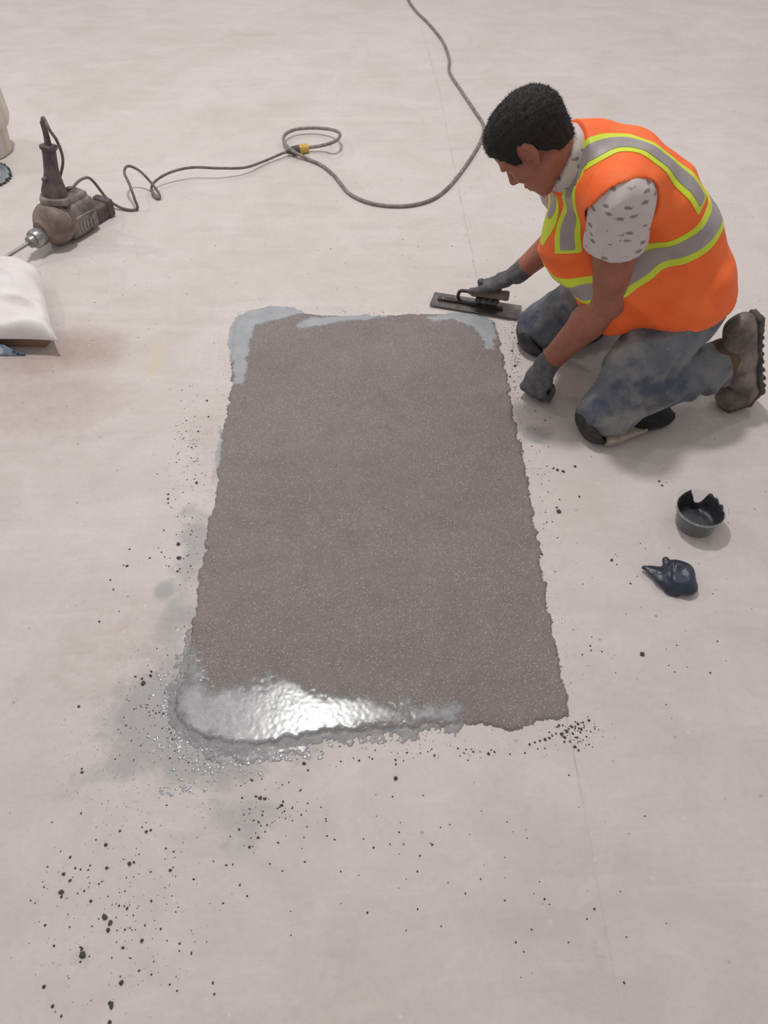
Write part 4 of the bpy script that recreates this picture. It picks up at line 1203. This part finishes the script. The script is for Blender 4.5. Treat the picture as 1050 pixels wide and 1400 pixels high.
def tape(fn, name, mat, parent, off, half):
    """a strip of cloth cut along fn(point) < half and sewn off the vest surface"""
    s_ = fn(vv_[:, 0], vv_[:, 1], vv_[:, 2])-half
    tri = np.concatenate([vf_[:, [0, 1, 2]], vf_[:, [0, 2, 3]]])
    tri = tri[(s_[tri] < 0).any(1)]
    ids = {}; P = []; N = []
    def vid(i):
        if i not in ids: ids[i] = len(P); P.append(vv_[i]); N.append(vn_[i])
        return ids[i]
    def cut(i, j):
        key = (min(i, j), max(i, j), 'c')
        if key not in ids:
            t = s_[i]/(s_[i]-s_[j]); ids[key] = len(P); P.append(vv_[i]+(vv_[j]-vv_[i])*t); N.append(nrm(vn_[i]+(vn_[j]-vn_[i])*t))
        return ids[key]
    bm = bmesh.new(); polys = []
    for t in tri:
        poly = []
        for a in range(3):
            i, j = t[a], t[(a+1) % 3]
            if s_[i] < 0: poly.append(vid(i))
            if (s_[i] < 0) != (s_[j] < 0): poly.append(cut(i, j))
        if len(set(poly)) >= 3: polys.append(poly)
    vs = [bm.verts.new(p+n*off) for p, n in zip(P, N)]
    for q in polys:
        try: bm.faces.new([vs[i] for i in q])
        except ValueError: pass
    edge = [e for e in bm.edges if len(e.link_faces) == 1]
    low = {}
    bm.verts.index_update()
    for e in edge:
        for v in e.verts:
            if v.index not in low: low[v.index] = bm.verts.new(P[v.index]-N[v.index]*.002)
    for e in edge:
        a, b = e.verts
        try: bm.faces.new((a, b, low[b.index], low[a.index]))
        except (ValueError, KeyError): pass
    return link_mesh(name, mesh_bm(name, bm, angle=60), mat, parent)
wb, wf = V(.93, 2.0, .685), V(.53, 1.95, .385)
wn = nrm(np.cross(nrm(wf-wb), LFT)); wn = wn if wn[2] > 0 else -wn
waist = lambda X, Y, Z: np.abs((X-wb[0])*wn[0]+(Y-wb[1])*wn[1]+(Z-wb[2])*wn[2]-.012*np.sin(9*X+14*Y))
nearP = [V(*q) for q in ((.504, 1.920, .504), (.496, 1.943, .569), (.488, 1.929, .648), (.490, 1.943, .708), (.498, 1.950, .742), (.522, 1.933, .7825),
                         (.5695, 1.9435, .796), (.618, 1.934, .798), (.675, 1.915, .783), (.741, 1.911, .736), (.808, 1.892, .681), (.825, 1.888, .667))]
mir = lambda q: q-2*shside*((q-spine[4])@shside)
farP = [mir(q) for q in nearP]
nearS = list(spline(nearP, 3)); farS = list(spline(farP, 3))
for fn in (waist, lambda X, Y, Z: polydist(X, Y, Z, nearS), lambda X, Y, Z: polydist(X, Y, Z, farS)):
    tp = tape(fn, 'lime_tape', LIME, vest, .0022, .038)
    tp['label'] = 'lime yellow tape edging'
    tape(fn, 'silver_tape', SILV, vest, .0036, .021)['label'] = 'silver reflective tape'

# ---- jeans
JE = NT('dusty_denim'); co = JE.coord()
c = JE.mix(JE.ramp(JE.noise(7, 5, .65, co), .35, .65), srgb(90, 96, 105), srgb(124, 127, 131))
c = JE.mix(JE.math('MULTIPLY', JE.ramp(JE.noise(4.5, 4, .6, co, .5), .45, .62), .75), c, srgb(158, 154, 150))
c = JE.mix(JE.math('MULTIPLY', JE.ramp(JE.noise(9, 4, .6, co), .52, .66), .7), c, srgb(52, 64, 88))
c = JE.mix(JE.math('MULTIPLY', JE.ramp(JE.noise(48, 6, .7, co), .66, .71), .8), c, srgb(196, 194, 190))
JE.color(c); JE.rough(.85); JE.bump(JE.math('ADD', JE.noise(36, 5, .65, co), JE.math('MULTIPLY', JE.noise(500, 2, .5, co), .25)), .8, .008)
F = Field((.40, 1.62, .006), (1.16, 2.50, .56), .0046)
buttocks(F, .004)
F.add(seg_ell(spine[0], spine[1], LFT, LFT, .170, .165, .120, .118), .002, .05)
for s in (hipL, hipR): F.add(ell(s+V(-.02, 0, .0), (.11, .10, .10)), 0, .05)
legs(F, .013, .014)
for kn in (kneeL, kneeR): F.add(ell(kn+FWD*.012+V(0, 0, -.012), (.080, .072, .074)), 0, .03)
for an, kn in ((ankL, kneeL), (ankR, kneeR)):
    d_ = nrm(an-kn); F.add(cone(an-d_*.10, an-d_*.022, .068, .070), 0, .02)
def jfold(X, Y, Z):
    d = .0042*wav(X, Y, Z, 38)+.0026*wav(X, Y, Z, 85, .6)
    for kn, h, an in ((kneeL, hipL, ankL), (kneeR, hipR, ankR)):
        u = (X-kn[0])*(-FWD[0])+(Y-kn[1])*(-FWD[1])
        w_ = np.exp(-((u-.13)/.08)**2)*np.exp(-((Z-.13)/.06)**2)
        d = d+.016*w_*(np.abs(np.sin(48*(Z-.55*u)+1.5*np.sin(22*Y)))-.6)
        w2 = np.exp(-((u-.28)/.07)**2)*np.exp(-((Z-.13)/.07)**2)
        d = d+.015*w2*(np.abs(np.sin(46*u+1.6*np.sin(16*Z)))-.6)
        w3 = np.exp(-(((X-h[0]+.04)**2+(Y-h[1])**2+(Z-h[2]+.06)**2)/.012))
        d = d+.013*w3*(np.abs(np.sin(36*(Z+.6*X)+1.0))-.6)
    return d
F.offset(jfold)
def cuff(X, Y, Z):
    r = None
    for an, kn in ((ankL, kneeL), (ankR, kneeR)):
        d_ = nrm(an-kn)
        u = (X-an[0])*d_[0]+(Y-an[1])*d_[1]+(Z-an[2])*d_[2]+.022
        near = np.sqrt((X-an[0])**2+(Y-an[1])**2+(Z-an[2])**2)-.13
        a = np.minimum(u, -near); r = a if r is None else np.maximum(r, a)
    return r
F.clip(cuff); F.clip(lambda X, Y, Z: .022-Z+0*X+0*Y)
F.clip(lambda X, Y, Z: Z-.50+0*X+0*Y)
ii = [np.clip(np.round((F.ax[i]-VLO[i])/VR).astype(int), 0, VD.shape[i]-1) for i in range(3)]
VS = VD[np.ix_(*ii)]
F.clip(lambda X, Y, Z: np.where(Z > hemz(X, Y)+.014, VS+.005, -.5))      # tucked under the vest
jeans = link_mesh('jeans', F.mesh('jeans'), JE.m, person)

# ---- knee pads strapped under the knees
PADB = simple('black_rubber', srgb(34, 32, 33), srgb(58, 54, 53), 40, .6, .3)
PADT = simple('tan_canvas', srgb(150, 138, 124), srgb(176, 162, 146), 50, .85, .3, 200, .002)
for kn, an in ((kneeL, ankL), (kneeR, ankR)):
    d_ = nrm(V(an[0]-kn[0], an[1]-kn[1], 0)); back = kn+d_*.17
    side_ = V(-d_[1], d_[0], 0)
    def pad(g, zt0, zt1, zb, res=.004):
        F = Field(np.minimum(kn, back)-V(.14, .14, .10), np.maximum(kn, back)+V(.14, .14, .10), res)
        F.add(cone(kn+V(0, 0, -.022), back+V(0, 0, -.035), .076+g, .066+g), 0, .02)
        F.add(cone(kn-d_*.012+V(0, 0, -.03), kn-d_*.010+V(0, 0, .02), .077+g, .066+g), 0, .02)
        def cl(X, Y, Z):
            u = (X-kn[0])*d_[0]+(Y-kn[1])*d_[1]
            top = zt1+(zt0-zt1)*np.clip((-.030-u)/.06, 0, 1)**1.2
            return np.maximum((Z-top)*.8, zb-Z)
        F.clip(cl); F.offset(lambda X, Y, Z: .0022*wav(X, Y, Z, 60)); F.clip(lambda X, Y, Z: zb-Z+0*X+0*Y)
        return F
    kp = link_mesh('knee_pad', pad(.008, .090, .026, .0015).mesh('knee_pad'), PADB, person)
    F = pad(.0135, .020, .046, .0045)
    cL = kn+d_*.02-side_*.09 if (-side_)@V(0, -1, 0) > 0 else kn+d_*.02+side_*.09
    F.clip(lambda X, Y, Z: np.sqrt((X-cL[0])**2+(Y-cL[1])**2)-.070+.012*np.sin(60*X)+0*Z)
    link_mesh('pad_cover', F.mesh('pad_cover'), PADT, kp)['label'] = 'tan canvas pad cover'

# ---- work boots
LEATH = simple('dusty_brown_leather', srgb(78, 67, 61), srgb(142, 130, 121), 13, .5, .5, 40, .006)
SOLE = simple('boot_sole', srgb(62, 58, 55), srgb(96, 90, 86), 40, .75, .3)
TANM = simple('boot_collar', srgb(84, 66, 54), srgb(104, 82, 64), 40, .8, .3)
def boot(an, kn, name='boot'):
    d_ = nrm(an-kn); bk = nrm(V(-FWD[0], -FWD[1], 0))          # towards the sole
    heel = an+bk*.018+V(.0, 0, .118); ball = V(an[0]+bk[0]*.098, an[1]+bk[1]*.098-.032, .062); toe = ball-bk*.052+V(0, 0, -.022)
    sd2 = np.cross(bk, V(0, 0, 1))
    F = Field(np.minimum.reduce([heel, toe, an, ball])-V(.13, .13, .08), np.maximum.reduce([heel, toe, an, ball])+V(.13, .13, .09), .0036)
    mid_ = (heel+ball)/2-bk*.018
    F.add(seg_ell(heel-bk*.012, mid_, sd2, sd2, .036, .037, .046, .052), 0, .02)
    F.add(seg_ell(mid_, ball-bk*.012, sd2, sd2, .037, .047, .052, .046), 0, .02)
    F.add(seg_ell(ball-bk*.012, toe, sd2, sd2, .047, .043, .040, .031), 0, .02)
    F.add(cone(an-d_*.055, an+d_*.005, .056, .054), 0, .03)
    F.add(cone(an, mid_-bk*.012, .052, .044), 0, .03)
    F.offset(lambda X, Y, Z: .0022*wav(X, Y, Z, 70)+.003*np.sin(130*(Z+.3*X))*np.exp(-((Z-.085)/.03)**2))
    F.offset(lambda X, Y, Z: -.0035*sstep(Z, heel[2]-.062, heel[2]-.056)-.0035*(1-sstep(np.sqrt((X-toe[0])**2+(Y-toe[1])**2+(Z-toe[2])**2), .068, .074)))
    # seams
    F.carve(cone(heel+V(0, 0, -.06)-sd2*.05, mid_-sd2*.06-bk*.03, .003, .003), 0, .006)
    F.clip(lambda X, Y, Z: .006-Z+0*X+0*Y)
    DB = F.d.copy(); lo_, n_ = F.lo, F.n
    b = link_mesh(name, F.mesh(name), LEATH, person)
    # sole: lugged slab behind the foot
    F = Field(F.lo, F.lo+np.array([(q-1)*.0036 for q in n_]), .0036)
    pts = [heel+bk*.026+V(0, 0, .034), heel+bk*.038, mid_+bk*.050+V(0, 0, .01), ball+bk*.036+V(0, 0, .01), ball+bk*.010+V(0, 0, -.036), toe+V(0, 0, -.036)]
    W_ = [.030, .036, .036, .045, .044, .036]
    for i in range(5):
        F.add(seg_ell(pts[i], pts[i+1], sd2, sd2, W_[i], W_[i+1], .0125, .0125), 0, .012)
    F.clip(lambda X, Y, Z: .001-Z+0*X+0*Y)
    link_mesh('boot_sole', F.mesh('boot_sole'), SOLE, b)['label'] = 'lugged dark sole'
    bm = bmesh.new()
    sp = spline(pts[:5], 8)
    for k in range(1, len(sp)-2, 2):
        t_ = nrm(sp[k+1]-sp[k-1]); nn_ = nrm(np.cross(t_, sd2)); nn_ = nn_ if nn_@bk > 0 else -nn_
        w_k = float(np.interp(k/len(sp), [0, .3, .7, 1], [.066, .074, .092, .088]))
        for s_ in (-1, 1):
            M = frame(sp[k]+nn_*.0105+sd2*s_*w_k*.19, sd2, nn_); box_bm(bm, M, w_k*.34, .0125, .008, .002, 1)
    tag(link_mesh('sole_lugs', mesh_bm('sole_lugs', bm), SOLE, b), kind='stuff')
    # padded collar at the shaft top
    F = Field(an-.16, an+.16, .0036)
    F.add(cone(an-d_*.035+V(0, 0, .012), an-d_*.012+V(0, 0, .014), .061, .062), 0, .01)
    F.clip(lambda X, Y, Z: .02-Z+0*X+0*Y)
    link_mesh('boot_collar', F.mesh('boot_collar'), TANM, b)['label'] = 'brown padded collar'
    # laces across the instep
    bm = bmesh.new()
    for k in range(4):
        c = an*(.75-.22*k)+toe*(.25+.22*k)+V(0, 0, .008)-bk*.012
        pts = [c+sd2*.036*s_+bk*.010*abs(s_)-bk*.014*(1-abs(s_))+V(0, 0, .004*s_) for s_ in np.linspace(-1, 1, 7)]
        tube_bm(bm, pts, .0032, 6)
    tag(link_mesh('boot_laces', mesh_bm('boot_laces', bm), TANM, b), kind='stuff')
boot(ankL, kneeL); boot(ankR, kneeR)

# ---- work gloves
m = NT('grey_glove'); co = m.coord()
m.color(m.mix(m.ramp(m.noise(40, 5, .6, co), .35, .65), srgb(78, 76, 79), srgb(104, 102, 105))); m.rough(.75)
m.bump(m.noise(260, 3, .6, co), .35, .0015); GLV = m.m
for H, W, e in ((HANDL, wrL, elbL), (HANDR, wrR, elbR)):
    lo = np.min([q[0] for q, k in H], 0)-.03; hi = np.max([q[1] for q, k in H], 0)+.03
    F = Field(lo-.03, hi+.03, .0021)
    for pr, k in H: F.add(pr, .0008, k)
    d_ = nrm(e-W)
    F.add(cone(W-d_*.01, W+d_*.034, .0345, .0365), 0, .012)
    F.offset(lambda X, Y, Z: .0010*wav(X, Y, Z, 150)+.0006*wav(X, Y, Z, 330, .5))
    F.clip(lambda X, Y, Z: np.where(np.sqrt((X-W[0])**2+(Y-W[1])**2+(Z-W[2])**2) < .09, (X-W[0])*d_[0]+(Y-W[1])*d_[1]+(Z-W[2])*d_[2]-.030, -.5))
    F.clip(lambda X, Y, Z: .0015-Z+0*X+0*Y)
    link_mesh('glove', F.mesh('glove'), GLV, person)

# ================================================================== the finishing trowel in the far hand
trowel = empty('finishing_trowel', tuple(tc), 'rectangular steel finishing trowel held in the far gloved hand at the patch corner', 'trowel')
BLADE = simple('worn_blade', srgb(104, 98, 96), srgb(136, 131, 128), 26, .34, .2, 60, .001, .6)
DARKM = simple('dark_mount', srgb(52, 48, 48), srgb(78, 73, 71), 40, .5, .2, metallic=.3)
WOOD = simple('worn_grip', srgb(112, 100, 92), srgb(138, 126, 116), 30, .6, .2)
tl = float(np.linalg.norm((t_r-t_l)[:2])); tw = .086
bz = .0085
M = frame(tc+V(0, 0, bz), tax, (0, 0, 1))
bm = bmesh.new(); box_bm(bm, M, tl, tw, .0022, .0008, 1); link_mesh('blade', mesh_bm('blade', bm), BLADE, trowel)
bm = bmesh.new(); M = frame(tc-tax*.02+V(0, 0, bz+.006), tax, (0, 0, 1)); box_bm(bm, M, tl*.74, .018, .010, .003, 2)
link_mesh('blade_spine', mesh_bm('blade_spine', bm), DARKM, trowel)
bm = bmesh.new()
for k in range(5):
    M = frame(tc-tax*(.12-.05*k)+V(0, 0, bz+.0105), (1, 0, 0), (0, 0, 1)); lathe_bm(bm, [(.0045, 0), (.0045, .0015), (.0025, .0028), (.0005, .0028)], M, 10)
tag(link_mesh('rivets', mesh_bm('rivets', bm), BLADE, trowel), kind='stuff')
bm = bmesh.new()
f0 = tc-tax*.055+V(0, 0, bz+.008)
tube_bm(bm, spline([f0, f0-tax*.012+V(0, 0, .018), f0-tax*.004+V(0, 0, .042), grip0-tax*.012+V(0, 0, 0), grip0+tax*.03], 7), .0065, 10)
link_mesh('shank', mesh_bm('shank', bm), DARKM, trowel)
bm = bmesh.new(); gd = nrm(grip1-grip0); M = frame(grip0-tax*.006, (0, 0, 1), gd); L = float(np.linalg.norm(grip1-grip0))+.008
lathe_bm(bm, [(.0005, 0), (.014, .001), (.0165, .008), (.0150, .03), (.0175, L*.55), (.0165, L*.8), (.0185, L-.012), (.016, L-.002), (.0005, L)], M, 20)
link_mesh('handle', mesh_bm('handle', bm), WOOD, trowel)
